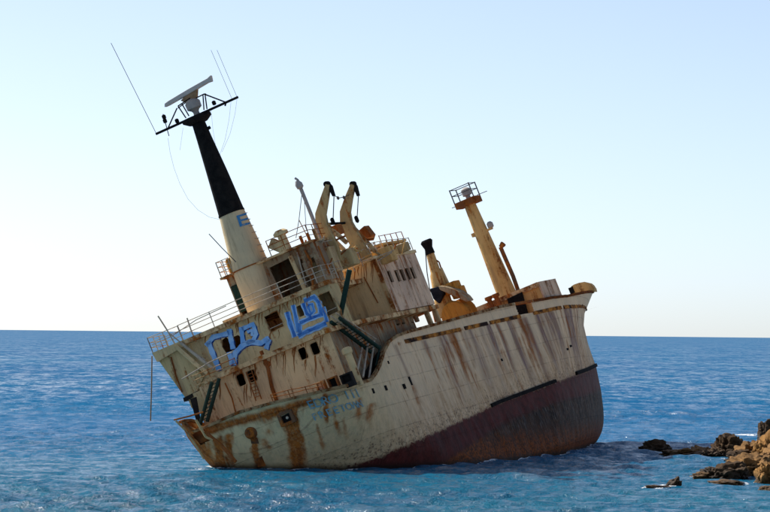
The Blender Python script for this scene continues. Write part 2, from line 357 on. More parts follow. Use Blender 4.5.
def streaks(x, s, z):
    rust = np.zeros_like(x); stain = np.zeros_like(x)
    r = np.random.default_rng(3)
    side = np.clip((x-3)/2, 0, 1)
    def drip(c, w_, z0, ln, amp, tgt, coord, wob=.12):
        wv = w_*(1+.5*np.clip((z0-z)/max(ln, .1), 0, 1))
        m = np.exp(-((coord-c-wob*np.sin(z*1.1+c))/wv)**2)*np.clip((z0-z)/.15, 0, 1)*np.clip((z0-ln-z)/(-.6*ln), 0, 1)
        tgt += amp*m
    for k in range(120):
        x0 = r.uniform(12, 82); drip(x0, r.uniform(.1, .5), 5.4+r.uniform(-.1, .1), r.uniform(1.5, 7), r.uniform(.3, .9), rust if r.random() < .5 else stain, x, .1)
    for k in range(150):
        x0 = r.uniform(12, 80); drip(x0, r.uniform(.07, .14), r.uniform(2, 5.4), r.uniform(1, 5), r.uniform(.35, .85), rust, x, .06)
    for k in range(60):
        x0 = r.uniform(6, 75); z0 = r.uniform(-.5, 4.5); drip(x0, r.uniform(.05, .2), z0, r.uniform(.5, 2.5), r.uniform(.2, .6), rust, x, .05)
    for x0, w_, ln, a, tg in ((20, .3, 6.5, .35, rust), (21.2, .5, 6, .6, stain), (14.6, .3, 4, .4, rust), (28.5, .7, 6, .75, stain), (30, .35, 5.5, .5, rust), (38.5, .5, 6, .7, stain), (44, .3, 6, .3, rust),
                              (45.3, .5, 5.5, .6, stain), (55.5, 1.5, 6, .85, stain), (58, .8, 6, .5, rust), (68, .9, 5, .4, rust), (23.5, .4, 4, .35, rust), (34, .3, 3.6, .5, rust), (50, .5, 5, .35, stain)):
        drip(x0, w_, 5.45, ln, a, tg, x, .15)
    drip(12.0, .35, 2.6, 2.8, .7, rust, x); drip(10.5, .2, 2.5, 2, .5, rust, x)
    # rust band along the deck edge
    band = np.exp(-((z-5.42)/.13)**2)*(x > 12.5)*(.55+.5*np.sin(x*.9)*np.sin(x*.37+1)+.3*np.sin(x*2.7)); rust += np.clip(band, 0, 1)
    # the stern drips straight down in the present list
    aftm = np.clip((5-x)/2, 0, 1)
    hz = s*math.cos(HEEL)-z*math.sin(HEEL)
    ra = np.zeros_like(x)
    for (cs, cz, w_, ln, a) in ((1.69, 2.8, .42, 5.5, 1.15), (3.2, 2.1, .14, 3, .7), (5.9, 2.1, .16, 2.2, .75), (-1.1, 2.6, .28, 4, .75), (-2.6, 3.6, .2, 3, .6), (.3, 3.6, .18, 2.2, .5), (4.4, 3.2, .12, 1.6, .45), (-3.4, 3.6, .3, 4, .7)):
        c0 = cs*math.cos(HEEL)-cz*math.sin(HEEL); drip(c0, w_, cz, ln, a, ra, hz, .06)
    for k in range(60):
        c = r.uniform(-6.5, 5.2); drip(c, r.uniform(.05, .16), r.uniform(1.8, 4.0)-.09*c, r.uniform(.6, 2.6), r.uniform(.2, .55), ra, hz, .04)
    ra += .62*np.exp(-((z-(3.85-.11*s))/.33)**2)*(s < 3.6)+.30*np.exp(-((z-(3.7-.11*s))/.3)**2)      # rusted gunwale strip
    ra += .62*np.clip((-4.1-s)/.6, 0, 1)                        # the port quarter is bare rust
    ra += .22*np.clip((-1.5-s)/2.5, 0, 1)
    rust = rust*side+ra*aftm
    rust = np.where(x > 12, 1-np.exp(-rust*.9), rust)
    return np.clip(rust, 0, 1.2), np.clip(stain*side, 0, 1)
def hull_mesh():
    VS = dent(hull_side(1)); VP = dent(hull_side(-1))
    ni = VS.shape[0]
    verts = np.concatenate([VP[::-1].reshape(-1, 3), VS[1:].reshape(-1, 3)])   # port stem -> stern -> starboard stem
    n = 2*ni-1
    holes = [(4.23, 2.72, .17, .17), (6.85, 2.7, .17, .17), (10.51, 2.5, .15, .17), (12.0, 2.75, .15, .3), (2.2, 2.14, .15, .12)]
    G = verts.reshape(n, NJ, 3)
    cen = (G[:-1, :-1]+G[1:, :-1]+G[:-1, 1:]+G[1:, 1:])/4
    keep = np.ones(cen.shape[:2], bool)
    cx, cs, cz = cen[..., 0], cen[..., 1], cen[..., 2]
    keep &= ~((cx > 41.2) & (cx < 45.4) & (cz > 5.55))                         # gangway gaps in the bulwark
    keep &= ~((np.abs(cs+4.35+.25*(cz-3.9)) < .55) & (np.abs(cz-3.95) < .42) & (cx < 2))  # torn hole at the port quarter
    ii, jj = np.nonzero(keep)
    a = ii*NJ+jj; faces = np.stack([a, a+1, a+NJ+1, a+NJ], 1)
    x, s, z = verts.T
    me = bpy.data.meshes.new('hull'); me.from_pydata([(p[0], -p[1], p[2]) for p in verts], [], faces.tolist())
    zr = z-np.interp(x, [-2, 5, 17, 28.7, 44, 60, 77], [-1.15, -1.35, -.85, -.35, -.02, .35, .92])
    zl = z-np.interp(x, [-2, 5, 15, 25, 30, 41, 56, 77], [-5, -3.9, -2.9, -2.0, -1.7, -1.45, -1.5, -1.0])
    wh = (verts@MS.T)[:, 2]+ORG[2]
    ru, sn = streaks(x, s, z)
    for nm, arr in (('zrel', zr), ('zlow', zl), ('height', wh), ('rust', ru), ('stain', sn), ('aft', np.clip((12-x)/10, 0, 1))):
        at = me.attributes.new(nm, 'FLOAT', 'POINT'); at.data.foreach_set('value', np.ascontiguousarray(arr, dtype=np.float32))
    o = link(me, 'hull', 'hull', SHIP, True)
    return o, G
hull, HG = hull_mesh()
hull['label'] = 'cream hull streaked with rust above dark red bottom paint'

# rail cap along the top edge of the hull
topv = HG[:, -1]
def cap(i0, i1, name='bulwark_rail', mat='fascia', wdt=.24, hgt=.13):
    b = B(); rings = []
    P = topv[i0:i1]
    for k, p in enumerate(P):
        d = P[min(k+1, len(P)-1)]-P[max(k-1, 0)]; d[2] = 0; d = d/(np.linalg.norm(d)+1e-9); e = np.array([d[1], -d[0], 0])*wdt/2
        rings.append([p+e-[0, 0, .06], p+e+[0, 0, hgt], p-e+[0, 0, hgt], p-e-[0, 0, .06]])
    b.loft(rings); return build(b, name, mat)
nt = len(topv); NI = I1+I2+I3
xs_t = topv[:, 0]; stb = np.arange(nt) >= NI-1
cut = np.nonzero(stb & (xs_t > 41.1))[0][0]; cut2 = np.nonzero(stb & (xs_t > 45.5))[0][0]
st0 = np.nonzero(topv[:, 1] > -4.4)[0][0]
cap(st0, cut); cap(cut2, nt)
pcut = np.nonzero(~stb & (xs_t < 41.1))[0][0]; pcut2 = np.nonzero(~stb & (xs_t < 45.5))[0][0]
cap(0, pcut2); cap(pcut, st0-4, mat='rust')

# decks inside the hull
def deck(name, x0, x1, zf, mat='deck', n=60, inset=.06):
    zl = 5.0; lx, ls = level(zl); b = B(); xs = np.linspace(x0, x1, n)
    o_ = np.argsort(lx); hb = np.maximum(np.interp(xs, lx[o_], ls[o_])-inset, .02)
    rows = [[(x, q*h, zf(x, q*h)) for q in np.linspace(-1, 1, 9)] for x, h in zip(xs, hb)]
    b.add([p for r in rows for p in r], [(i*9+j, i*9+j+1, (i+1)*9+j+1, (i+1)*9+j) for i in range(n-1) for j in range(8)])
    return build(b, name, mat)
deck('poop_deck', -.6, 14, lambda x, s: 3.85-.09*s*np.clip((9-x)/6, 0, 1)-.15+.02*x)
deck('main_deck', 13.9, 84, lambda x, s: 5.35+.0*x+.018*max(0, x-60))
build(B().prism([(13.9, -5.9, 3), (13.9, 5.9, 3), (13.9, 5.9, 5.35), (13.9, -5.9, 5.35)], (.1, 0, 0)), 'deck_break_bulkhead', 'rust')

# fender strips left on the edge of the red paint
def hull_s(x, z):
    lx, ls = level(z); o_ = np.argsort(lx); return float(np.interp(x, lx[o_], ls[o_]))
def strake(x0, x1, zf, h=.16, proud=.1, mat='black'):
    b = B(); rings = []
    for x in np.linspace(x0, x1, 40):
        z = zf(x); s = hull_s(x, z); rings.append([(x, s-.1, z-h/2), (x, s+proud, z-h/2), (x, s+proud, z+h/2), (x, s-.1, z+h/2)])
    b.loft(rings); return build(b, 'rubbing_strake', mat)
zline = lambda x: float(np.interp(x, [-2, 5, 17, 28.7, 44, 60, 77], [-1.15, -1.35, -.85, -.35, -.02, .35, .92]))+.1
strake(26.5, 43.5, zline, .26, .14); strake(52.5, 76.3, zline, .28, .14)
# deck-edge flat bar, rusted through in places
for a_, b_ in ((14, 26.5), (27.5, 33), (33.6, 41.4), (44.8, 53), (54, 63), (64, 80)):
    strake(a_, b_, lambda x: 5.42+.018*max(0, x-60), .27, .03, 'bandrust')

for hx, hz_, a, b_ in ((4.3, 2.72, .16, .17), (6.85, 2.7, .17, .17), (10.51, 2.5, .15, .17), (12.0, 2.75, .15, .3), (9.2, 4.3, .1, .1), (33, 2.6, .12, .09), (51, 2.2, .3, .08), (53, 2.4, .25, .08)):
    sc0 = hull_s(hx, hz_); sp_ = build(B().box(hx-a, hx+a, sc0-.3, sc0+.03, hz_-b_, hz_+b_), 'scupper', 'black', hull)

# ------------------------------------------------------------------ name on the quarter
def text_mesh(txt, size=1., spacing=1.):
    cu = bpy.data.curves.new('txt', 'FONT'); cu.body = txt; cu.size = size; cu.space_character = spacing; cu.resolution_u = 4; cu.offset = .012*size
    ob = bpy.data.objects.new('txt', cu); COL.objects.link(ob)
    dg = bpy.context.evaluated_depsgraph_get(); dg.update()
    me = bpy.data.meshes.new_from_object(ob.evaluated_get(dg)); bpy.data.objects.remove(ob); return me
def arc_table(z):
    lx, ls = level(z); a = np.concatenate([[0], np.cumsum(np.hypot(np.diff(lx), np.diff(ls)))]); return lx, ls, a
def stern_point(arc, z, off):
    lx, ls, a = arc_table(z); x = np.interp(arc, a, lx); s = np.interp(arc, a, ls)
    x2 = np.interp(arc+.05, a, lx); s2 = np.interp(arc+.05, a, ls); d = np.array([x2-x, s2-s]); d /= np.linalg.norm(d)+1e-9
    return x-d[1]*-off*-1, s+d[0]*off, z
def lettering(txt, arc0, z0, size, length, slope):
    """one object per painted letter, wrapped on the plating"""
    n = len(txt); adv = length/n
    for k, ch in enumerate(txt):
        if ch == ' ': continue
        me = text_mesh(ch, size)
        bm = bmesh.new(); bm.from_mesh(me); bmesh.ops.subdivide_edges(bm, edges=[e for e in bm.edges if e.calc_length() > .15], cuts=2)
        xs = [v.co.x for v in bm.verts]; mid_ = (min(xs)+max(xs))/2
        for v in bm.verts:
            arc = arc0+adv*(k+.5)+(v.co.x-mid_); z = z0+v.co.y+slope*(arc-arc0); x, s, zz = stern_point(arc, z, .06); v.co = (x, -s, zz)
        bm.to_mesh(me); bm.free(); me.name = 'painted_letter'
        link(me, 'painted_letter', 'letter', hull)
def arc_of(px, py, z):
    """arc position on the hull that shows at a pixel column"""
    lx, ls, a = arc_table(z); best = None
    for i in range(0, len(a), 1):
        if a[i] > 12: break
        p = ORG+MS@np.array([lx[i], ls[i], z]); d = p-CP; q = 385+FPX*(d@CR)/(d@CF)
        if best is None or abs(q-px) < best[0]: best = (abs(q-px), a[i])
    return best[1]
a0 = arc_of(308, 0, 3.2); a1 = arc_of(359, 0, 2.9)
lettering('EDRO III', a0, 2.95, .80, a1-a0, -.10)
a0 = arc_of(312, 0, 2.4); a1 = arc_of(361, 0, 2.2)
lettering('FREETOWN', a0, 2.2, .66, a1-a0, -.07)

# ------------------------------------------------------------------ stern fittings
def on_stern(px, py):
    """point of the hull surface at a pixel (searched along the stern)"""
    best = None
    for z in np.linspace(-1, 5, 61):
        lx, ls, a = arc_table(z)
        for sg in (-1, 1):
            m_ = lx < (2.5 if sg > 0 else 1.2)
            if not m_.any(): continue
            lx, ls = lx[m_], ls[m_]
            P = ORG[None]+np.stack([lx, sg*ls, np.full(len(lx), z)], 1)@MS.T-CP
            q = np.stack([385+FPX*(P@CR)/(P@CF), 256-FPX*(P@CU)/(P@CF)], 1)
            d = np.hypot(q[:, 0]-px, q[:, 1]-py); i = d.argmin()
            if best is None or d[i] < best[0]: best = (d[i], np.array([lx[i], sg*ls[i], z]))
    return best[1]
p = on_stern(288, 417)
b = B(); 
for sx in (-1, 1): b.box(p[0]-.28, p[0]+.1, p[1]+sx*.42-.1, p[1]+sx*.42+.1, p[2]-.42, p[2]+.42)
for sz in (-1, 1): b.box(p[0]-.28, p[0]+.1, p[1]-.319, p[1]+.319, p[2]+sz*.36-.1, p[2]+sz*.36+.1)
fl = build(b, 'stern_fairlead', 'deck'); 
build(B().box(p[0]-.06, p[0]+.05, p[1]-.318, p[1]+.318, p[2]-.258, p[2]+.258), 'fairlead_opening', 'black', fl)
build(B().lathe(p+[-.06, .05, 0], (-1, 0, 0), [(0, .09), (.1, .1), (.16, .06)], 10), 'roller', 'rail', fl)
p = on_stern(250, 433)
hp = build(B().lathe(p+[.3, 0, 0], (-1, -.05, .1), [(0, .46), (.34, .42), (.46, .32), (.47, .22), (.40, .17), (.38, .04)], 20), 'hawse_pipe', 'deck', smooth=True)
q = on_stern(262, 466)
build(B().ribbon([p+[.08, .05, -.35], p*.6+q*.4+[.06, .06, 0], p*.25+q*.75+[.06, .02, 0], q+[.05, 0, 0]], [.42, .55, .42, .5], (1, 0, .1), .3), 'hawse_bolster', 'deck', hp)
# mooring chocks standing on the deck edge by the name
for k, (px, py, wd, ht, mt) in enumerate(((321, 386, .62, .62, 'fascia'), (333.5, 382.5, .66, .72, 'rust'), (347, 378, .8, .62, 'dark'))):
    c = ux(px, py, .4+k*.4); x, s, z = c; z0 = z-ht/2; 
    th = .09; b = B()
    b.box(x-.15, x+.25, s-wd/2, s-wd/2+th, z0-.3, z+ht/2); b.box(x-.15, x+.25, s+wd/2-th, s+wd/2, z0-.3, z+ht/2)
    b.box(x-.15, x+.25, s-wd/2+th, s+wd/2-th, z+ht/2-th, z+ht/2); b.box(x-.15, x+.25, s-wd/2+th, s+wd/2-th, z0-.3, z0+.05)
    ch = build(b, 'mooring_chock', mt)
    build(B().box(x+.12, x+.2, s-wd/2+th, s+wd/2-th, z0+.05, z+ht/2-th), 'chock_opening', 'pale' if k == 0 else 'black', ch)
# low broken rail and pipes along the stern deck edge
def px_path(pts, x): return [ux(a, b_, x) for a, b_ in pts]
build(B().path(px_path([(176, 421), (185, 430), (197, 447), (204, 459)], -1.0), .07), 'broken_stern_pipe', 'davit')
build(B().path(px_path([(196, 420), (206, 437), (213, 440)], -1.05), .09), 'broken_stern_pipe', 'davit')
build(B().path(px_path([(174, 420), (190, 416), (203, 412)], -.2), .06), 'broken_stern_rail', 'rust')
build(B().path(px_path([(205, 432), (222, 446), (236, 462)], -1.0), .12), 'broken_stern_pipe', 'rust')
build(B().box(0.2, 1.8, -5.3, -3.6, 3.6, 4.6), 'mooring_winch_housing', 'rust', bevel=.1)

# ------------------------------------------------------------------ houses
def aft(x): return lambda u, v, w_: (x+w_, u, v)
def side(s): return lambda u, v, w_: (u, s-w_, v)
def rect(u0, u1, v0, v1): return [(u0, v0), (u1, v0), (u1, v1), (u0, v1)]
def jag(loop, amt):
    return [(u+random.uniform(-amt, amt), v+random.uniform(-amt, amt)) for u, v in loop]
def pxrect(pts, x):
    return [tuple(ux(a, b_, x)[1:]) for a, b_ in pts]

# lower deckhouse
XL = 3.2; TL = 7.2
wins = []
for px, py in ((241, 380), (252, 376), (303, 353.5), (315, 348.5)):
    c = ux(px, py, XL); wins.append(rrect(c[1]-.27, c[1]+.27, c[2]-.38, c[2]+.38, .12))
low = plate('lower_deckhouse', 'wall_low', rect(-4.7, 5.0, 3.0, TL), wins, aft(XL), .12)
for wl in wins: frame('window_rim', 'fascia', wl, .045, aft(XL), .03, low)
b = B(); b.box(XL+.12, 20.6, -4.7, -4.58, 3, TL); b.box(20.5, 20.6, -4.57, 4.87, 3, TL); build(b, 'house_wall', 'wall_low', low)
sw = []
for px, py in ((413.5, 316.5), (399, 319)):
    c = us(px, py, 5.0); sw += [rrect(c[0]-.95, c[0]-.2, c[2]-.42, c[2]+.42, .12), rrect(c[0]+.2, c[0]+.95, c[2]-.42, c[2]+.42, .12)]
plate('house_wall', 'shabby', rect(XL+.12, 20.49, 3, TL), sw, side(5.0), .12, low)
# ventilator trunk at the corner
vt = ux(347, 351, 2.6); vb = ux(357, 377, 2.6)
v_ = build(B().lathe(vb-[0, 0, .6], vt-vb, [(0, .24), (np.linalg.norm(vt-vb)+.35, .24), (np.linalg.norm(vt-vb)+.45, .34), (np.linalg.norm(vt-vb)+.75, .34), (np.linalg.norm(vt-vb)+.85, .2)], 16), 'ventilator', 'greycream', smooth=True)
c = ux(268, 364, XL); build(B().lathe(c, (-1, 0, 0), [(0, .2), (.12, .2), (.2, .13)], 14), 'bulkhead_lamp', 'rust', low)
# rust-eaten downpipe on the wall
build(B().path(px_path([(261, 351), (268, 368), (272, 388), (277, 402)], XL-.12), .13), 'downpipe', 'rust', low)
build(B().path(px_path([(225, 383), (232, 398), (236, 414)], XL-.3), .05), 'wall_pipe', 'rust', low)
build(B().path(px_path([(233, 388), (246, 412)], XL-.3), .05), 'wall_pipe', 'fascia', low)

# boat deck slab
ZB0, ZB1 = 7.2, 7.5
def slab(name, poly, z0, z1, mat='fascia', parent=None):
    return build(B().prism([(x, s, z0) for x, s in poly], (0, 0, z1-z0)), name, mat, parent)
r1 = un(340, 322, 2, 7.5); r2 = un(399, 304, 2, 7.6)
slab('boat_deck', [(2.6, -4.0), (2.5, 5.2), (4.2, 5.6), (r2[0]-2, 5.98), (23.8, 6.0), (23.8, -6), (6, -6), (5, -4.4)], ZB0, ZB1)
# middle deckhouse with graffiti
XM_ = 4.5; TM = 10.2
mh = []
mh.append(pxrect([(222, 340), (226, 337), (231, 341), (232, 351), (226, 353), (222, 347)], XM_))
mh.append(pxrect([(233, 337), (238, 335), (243, 339), (243, 347), (236, 349), (233, 343)], XM_))
mh.append(pxrect([(264, 317), (277, 311), (284, 326), (271, 332)], XM_))
mh.append(pxrect([(296, 307), (300, 305), (305, 310), (305, 315), (300, 317), (296, 313)], XM_))
mh.append(pxrect([(318, 296), (329, 291), (341, 310), (328, 316)], XM_))
ml = pxrect([(196, 372), (195, 350), (193, 340)], XM_)
mid = plate('middle_deckhouse', 'greycream', rect(-4.7, 5.75, ZB1, TM), mh, aft(XM_), .1)
for k in (2, 4):
    frame('window_rim', 'fascia', mh[k], .05, aft(XM_), .04, mid)
    L = np.array(mh[k]); m0 = (L[0]+L[3])/2; m1 = (L[1]+L[2])/2
    build(B().path([(XM_+.05, *(m0*.4+L[3]*.6)), (XM_+.05, *(m1*.4+L[2]*.6))], .03), 'window_bar', 'rail', mid)
b = B(); b.box(XM_+.1, 20, -4.7, -4.6, ZB1, TM); b.box(6.3, 6.4, 3.1, 5.65, ZB1, TM); b.box(XM_+.1, 20, 2.95, 3.05, ZB1, TM); b.box(20, 20.1, -4.7, 3.05, ZB1, TM)
build(b, 'house_wall', 'greycream', mid)
build(B().box(XM_+.1, 6.4, 5.65, 5.75, ZB1, TM), 'house_wall', 'greenwall', mid)
build(B().tube(ux(349.5, 270, 4.9), ux(340.5, 315, 4.9), .17, None, 10), 'green_pillar', 'green')

# graffiti: sprayed strokes, each a thin film on the wall
def stroke(pts, wpx, mat, lvl, x=XM_):
    P = [ux(a, b_, x-.012-.006*lvl) for a, b_ in pts]
    # smooth the polyline a little
    Q = []
    for i in range(len(P)-1):
        for f in np.linspace(0, 1, 5)[:-1]: Q.append(P[i]*(1-f)+P[i+1]*f)
    Q.append(P[-1])
    ws = [wpx/15.6*(1+.12*math.sin(i*1.7+lvl)) for i in range(len(Q))]
    return build(B().ribbon(Q, ws, (1, 0, 0), .004), 'graffiti', mat, mid)
G1 = [([(206, 346), (213, 337), (229, 333)], 4), ([(208, 342), (212, 352), (216, 362), (219, 370)], 4.6), ([(229, 329), (231, 340), (233, 349)], 4.2), ([(229, 352), (232, 365)], 4),
      ([(234, 365), (235, 353), (243, 345), (250, 342), (261, 343), (269, 338)], 4.4), ([(241, 327), (243, 343)], 4), ([(242, 329), (253, 324), (256, 334), (253, 341), (246, 343)], 3.6), ([(247, 332), (252, 330), (252, 336)], 2.4), ([(269, 339), (266, 349)], 4)]
G2 = [([(287, 312), (290, 323), (295, 337)], 4.4), ([(293, 305), (296, 318), (298, 332)], 3.6), ([(303, 303), (307, 314), (311, 316)], 4), ([(304, 301), (314, 297), (319, 303), (321, 313)], 4.2), ([(308, 305), (312, 304), (314, 311), (311, 314), (308, 306)], 2.6),
      ([(300, 323), (311, 318), (323, 314)], 4), ([(298, 336), (308, 331), (318, 327), (326, 323)], 4.6), ([(299, 323), (300, 335)], 4), ([(323, 307), (327, 322)], 3.6)]
for pts, wd in G1: stroke([(a+1.3, b_+.9) for a, b_ in pts], wd*1.2, 'navy', 0)
for pts, wd in G1: stroke(pts, wd*1.2, 'blue', 1)
for pts, wd in G2: stroke(pts, wd*1.45, 'lightblue', 0)
for pts, wd in G2: stroke(pts, wd*.75, 'navyblue', 1)

# bridge deck slab
ZD0, ZD1 = 10.2, 10.5
slab('bridge_deck', [(4.0, -5.0), (4.0, 5.3), (4.4, 5.8), (7, 5.8), (7, 4.6), (14.6, 4.6), (14.6, -6), (6.5, -6.4), (4.6, -6.0)], ZD0, ZD1)

# port wing
w0 = ux(152, 354, 4.0); 
wp = [ux(a, b_, 4.0) for a, b_ in ((152, 353), (183, 340), (186, 345), (157, 362))]
wing = build(B().prism(wp, (4.5, 0, 0)), 'wing_platform', 'greycream')
pl = [ux(a, b_, 4.3) for a, b_ in ((159, 361), (183, 347), (203, 378), (197, 392), (186, 399), (184, 396))]
build(B().prism(pl, (.12, 0, 0)), 'wing_bracket', 'greenwall', wing)
build(B().prism([ux(a, b_, 4.25) for a, b_ in ((183, 398), (197, 391), (198, 394), (184, 402))], (2.5, 0, 0)), 'bracket_foot', 'dark', wing)
build(B().path(px_path([(171, 357), (176, 376), (182, 392)], 4.24), .05), 'stiffener', 'rust', wing)
build(B().box(4.42, 4.6, -6.2, -4.7, 6.2, 10.2), 'side_screen', 'greenwall')
build(B().path(px_path([(176, 346), (196, 364), (208, 373)], 3.9), .16), 'wing_stair_stringer', 'greycream')
build(B().path(px_path([(181, 343), (203, 361), (214, 369)], 3.9), .10), 'wing_stair_stringer', 'rail')
# bracket work between wing and poop, port side
build(B().box(3.4, 4.3, -5.35, -4.75, 3.6, 7.0), 'port_screen', 'greycream')
build(B().prism([ux(a, b_, 2.7) for a, b_ in ((190, 399), (196, 397), (201, 424), (197, 424))], (.1, 0, 0)), 'port_stanchion_plate', 'dark')

# poop ladder: dark green stair with two stringers and treads
def stair(name, A, Bp, width_vec, n, mat, par=None, r=.09):
    A, Bp, wv = np.array(A), np.array(Bp), np.array(width_vec)
    o = build(B().tube(A, Bp, r).tube(A+wv, Bp+wv, r), name, mat, par)
    for i in range(1, n):
        p = A+(Bp-A)*i/n; d = np.array([.09, 0, 0])
        bb = B(); bb.prism([p-d, p+d, p+wv+d, p+wv-d], (0, 0, .04)); build(bb, 'tread', mat, o)
    return o
stair('ladder', ux(212, 382, 2.2), ux(200, 425, 2.2), (0, .55, .03), 11, 'green', None, .13)
stair('ladder', ux(246, 372, 2.9), ux(256, 401, 2.9), (0, .4, -.02), 9, 'rust', None, .04)
stair('gangway_stair', us(331, 322, 5.2), us(371, 352, 5.6), (-.3, .75, 0), 14, 'green', None, .13)
for dpx in (0, 5):
    build(B().path([us(331+dpx, 316-dpx*.6, 5.7), us(371+dpx, 344-dpx, 6.0)], .045), 'stair_handrail', 'rail')
for px, py, q, z_ in ((363, 377, 368, 342), (369, 378, 374, 341), (376, 366, 380, 346), (357, 372, 362, 348)):
    build(B().tube(us(px, py, 5.7), us(q, z_, 5.7), .07), 'stanchion', 'rail' if px < 372 else 'green')
build(B().prism([us(a, b_, 5.2) for a, b_ in ((362, 378), (378, 352), (383, 352), (379, 372))], (0, -.1, 0)), 'passage_shade_sheet', 'dark')  # dark sheet standing in for the shade of the side passage

# bridge house (starboard fore part)
BX0, BX1, BT = 14.7, 23.2, 11.35
bh_w = []
for px, py in ((386.5, 277), (399, 275.5), (409.5, 273.5)):
    c = us(px+1, py, 6.0)
    for dx in (-.55, .55): bh_w.append(rrect(c[0]+dx-.38, c[0]+dx+.38, c[2]-.42, c[2]+.42, .1))
bh_w = [q for q in bh_w if min(u for u, v in q) > BX0+.1 and max(u for u, v in q) < BX1-.15]
bh = plate('bridge_house', 'pale', rect(BX0, BX1, 7.55, BT), bh_w, side(6.0), .1)
for wl in bh_w: frame('window_rim', 'pale', wl, .06, side(6.0), .03, bh)
pa = [ux(a, b_, BX0) for a, b_ in ((351, 271), (386, 254), (391, 299), (349, 311))]
build(B().box(BX0, BX0+.1, 2.6, 5.88, 7.5, BT), 'house_wall', 'cream', bh)
b = B(); b.box(BX1-.1, BX1, -6, 5.88, 7.5, BT); b.box(BX0+.1, BX1-.11, -6, -5.9, 7.5, BT); b.box(BX0+.1, BX1-.1, 2.5, 2.6, 7.5, BT); build(b, 'house_wall', 'pale', bh)
slab('house_roof', [(BX0-.5, 2.4), (BX0-.5, 6.05), (BX1+.1, 6.1), (BX1+.1, -6.1), (BX0+.5, -6.1), (BX0+.5, 2.4)], BT, BT+.22, 'cream', bh)
build(B().path([ux(364, 277, BX0-.03), ux(371, 290, BX0-.03), ux(378, 303, BX0-.03)], .04), 'wall_crack_pipe', 'rust', bh)
build(B().box(BX0-.12, BX0-.01, 5.75, 6.03, 7.5, BT), 'corner_post', 'fascia', bh)
build(B().box(BX0-.1, BX0-.01, 2.5, 2.75, 7.5, BT), 'corner_post', 'cream', bh)
# monkey island clutter
slab('compass_platform', [(18.5, 2.4), (18.5, 5.6), (23.1, 5.8), (23.1, 2.4)], 12.35, 12.5, 'yellowmast')
for px, s_, mt in ((18.7, 5.4, 'yellowmast'), (22.9, 5.6, 'black'), (18.7, 2.7, 'yellowmast'), (22.9, 2.7, 'rust')):
    build(B().box(px-.12, px+.12, s_-.12, s_+.12, BT+.22, 12.35), 'platform_leg', mt)
build(B().box(18.9, 22.7, 3.0, 5.2, BT+.22, 12.2), 'roof_locker', 'yellowmast', bevel=.05)
build(B().box(16.6, 18.3, 4.4, 5.7, BT+.22, 12.1), 'roof_locker', 'yellowmast', bevel=.05)
build(B().box(17.3, 18.3, 2.7, 4.2, BT+.22, 12.0), 'roof_locker', 'davit', bevel=.05)
# open passage at the fore end under the boat deck
for x in (21.6, 23.5):
    build(B().box(x-.16, x+.16, 5.55, 5.85, 5.3, 7.2), 'deck_pillar', 'greycream')
build(B().box(20.7, 20.9, -6, 5.6, 5.3, 6.2), 'passage_coaming', 'rust')

# upper deckhouse (wheelhouse block behind the mast)
XU, TU = 6.7, 13.35
o1 = pxrect([(269, 268), (289, 258), (303, 290), (284, 299)], XU)
c1, c2 = ux(228, 286, XU), ux(253, 306, XU)
up_h = plate('upper_deckhouse', 'shabby', rect(-1.5, 5.0, ZD1, TU), [o1, rect(-1.38, -.5, ZD1+.05, 12.75), rect(3.62, 3.9, ZD1+.1, 12.6), rect(4.25, 4.7, 11.3, 12.4)], aft(XU), .1)
b = B(); b.box(XU+.1, 10, -1.5, -1.4, ZD1, TU); b.box(XU+.1, 10, 4.9, 5.0, ZD1, TU); b.box(10, 10.1, -1.5, 5.0, ZD1, TU); build(b, 'house_wall', 'shabby', up_h)
slab('roof_deck', [(6.1, -1.7), (6.1, 3.4), (6.5, 5.1), (10.3, 5.1), (10.3, -1.7)], TU, TU+.14, 'fascia', up_h)
build(B().box(XU-.12, XU-.01, -1.38, -.5, ZD1+.4, 12.7), 'door', 'green', up_h)
build(B().tube(ux(290, 256, XU-.15), ux(306, 292, XU-.15), .16), 'door_post', 'greycream', up_h)
build(B().path(px_path([(305, 250), (311, 262), (313, 286)], XU-.12), .09), 'wall_pipe', 'rust', up_h)
build(B().path(px_path([(297, 252), (306, 285)], XU-.12), .05), 'wall_pipe', 'rail', up_h)
build(B().path(px_path([(318, 246), (330, 275)], XU-.12), .07), 'wall_pipe', 'rust', up_h)
build(B().box(XU-.3, XU-.05, 3.9, 4.4, 11.3, 12.3), 'wall_box', 'shabby', up_h, bevel=.04)
# yellow box and rail left of the mast, mushroom vent, tilted floodlight box on top
c = ux(238, 272, 6.3); build(B().box(6.2, 7.2, c[1]-.5, c[1]+.45, TU+.14, TU+1.15), 'lamp_locker', 'orange', bevel=.06)
c = ux(286, 247, 6.5); vz = TU+.14
build(B().lathe((6.5, c[1], vz-.1), (0, 0, 1), [(0, .34), (1.1, .28), (1.15, .5), (1.35, .5), (1.5, .3)], 16), 'mushroom_vent', 'greycream', smooth=True)
c = ux(276, 246, 6.3); 
fb = B(); ang = .75
for ring in ((-.35,), (.35,)): pass
cc = np.array([6.3, c[1], c[2]]); e1 = np.array([0, math.cos(ang), -math.sin(ang)]); e2 = np.array([0, math.sin(ang), math.cos(ang)])
fb.prism([cc-.5*e1-.33*e2, cc+.5*e1-.33*e2, cc+.5*e1+.33*e2, cc-.5*e1+.33*e2], (.6, 0, 0)); fl_ = build(fb, 'floodlight', 'greycream', bevel=.05)
build(B().tube(cc+[.3, 0, 0], (6.6, c[1]+.1, TU), .06), 'lamp_stalk', 'rail', fl_)
for px, py in ((300, 236), (307, 233), (313, 229)):
    c = ux(px, py, 7); build(B().tube((7, c[1], TU), (7, c[1], c[2]), .11), 'vent_pipe', 'rust' if px < 310 else 'davit')

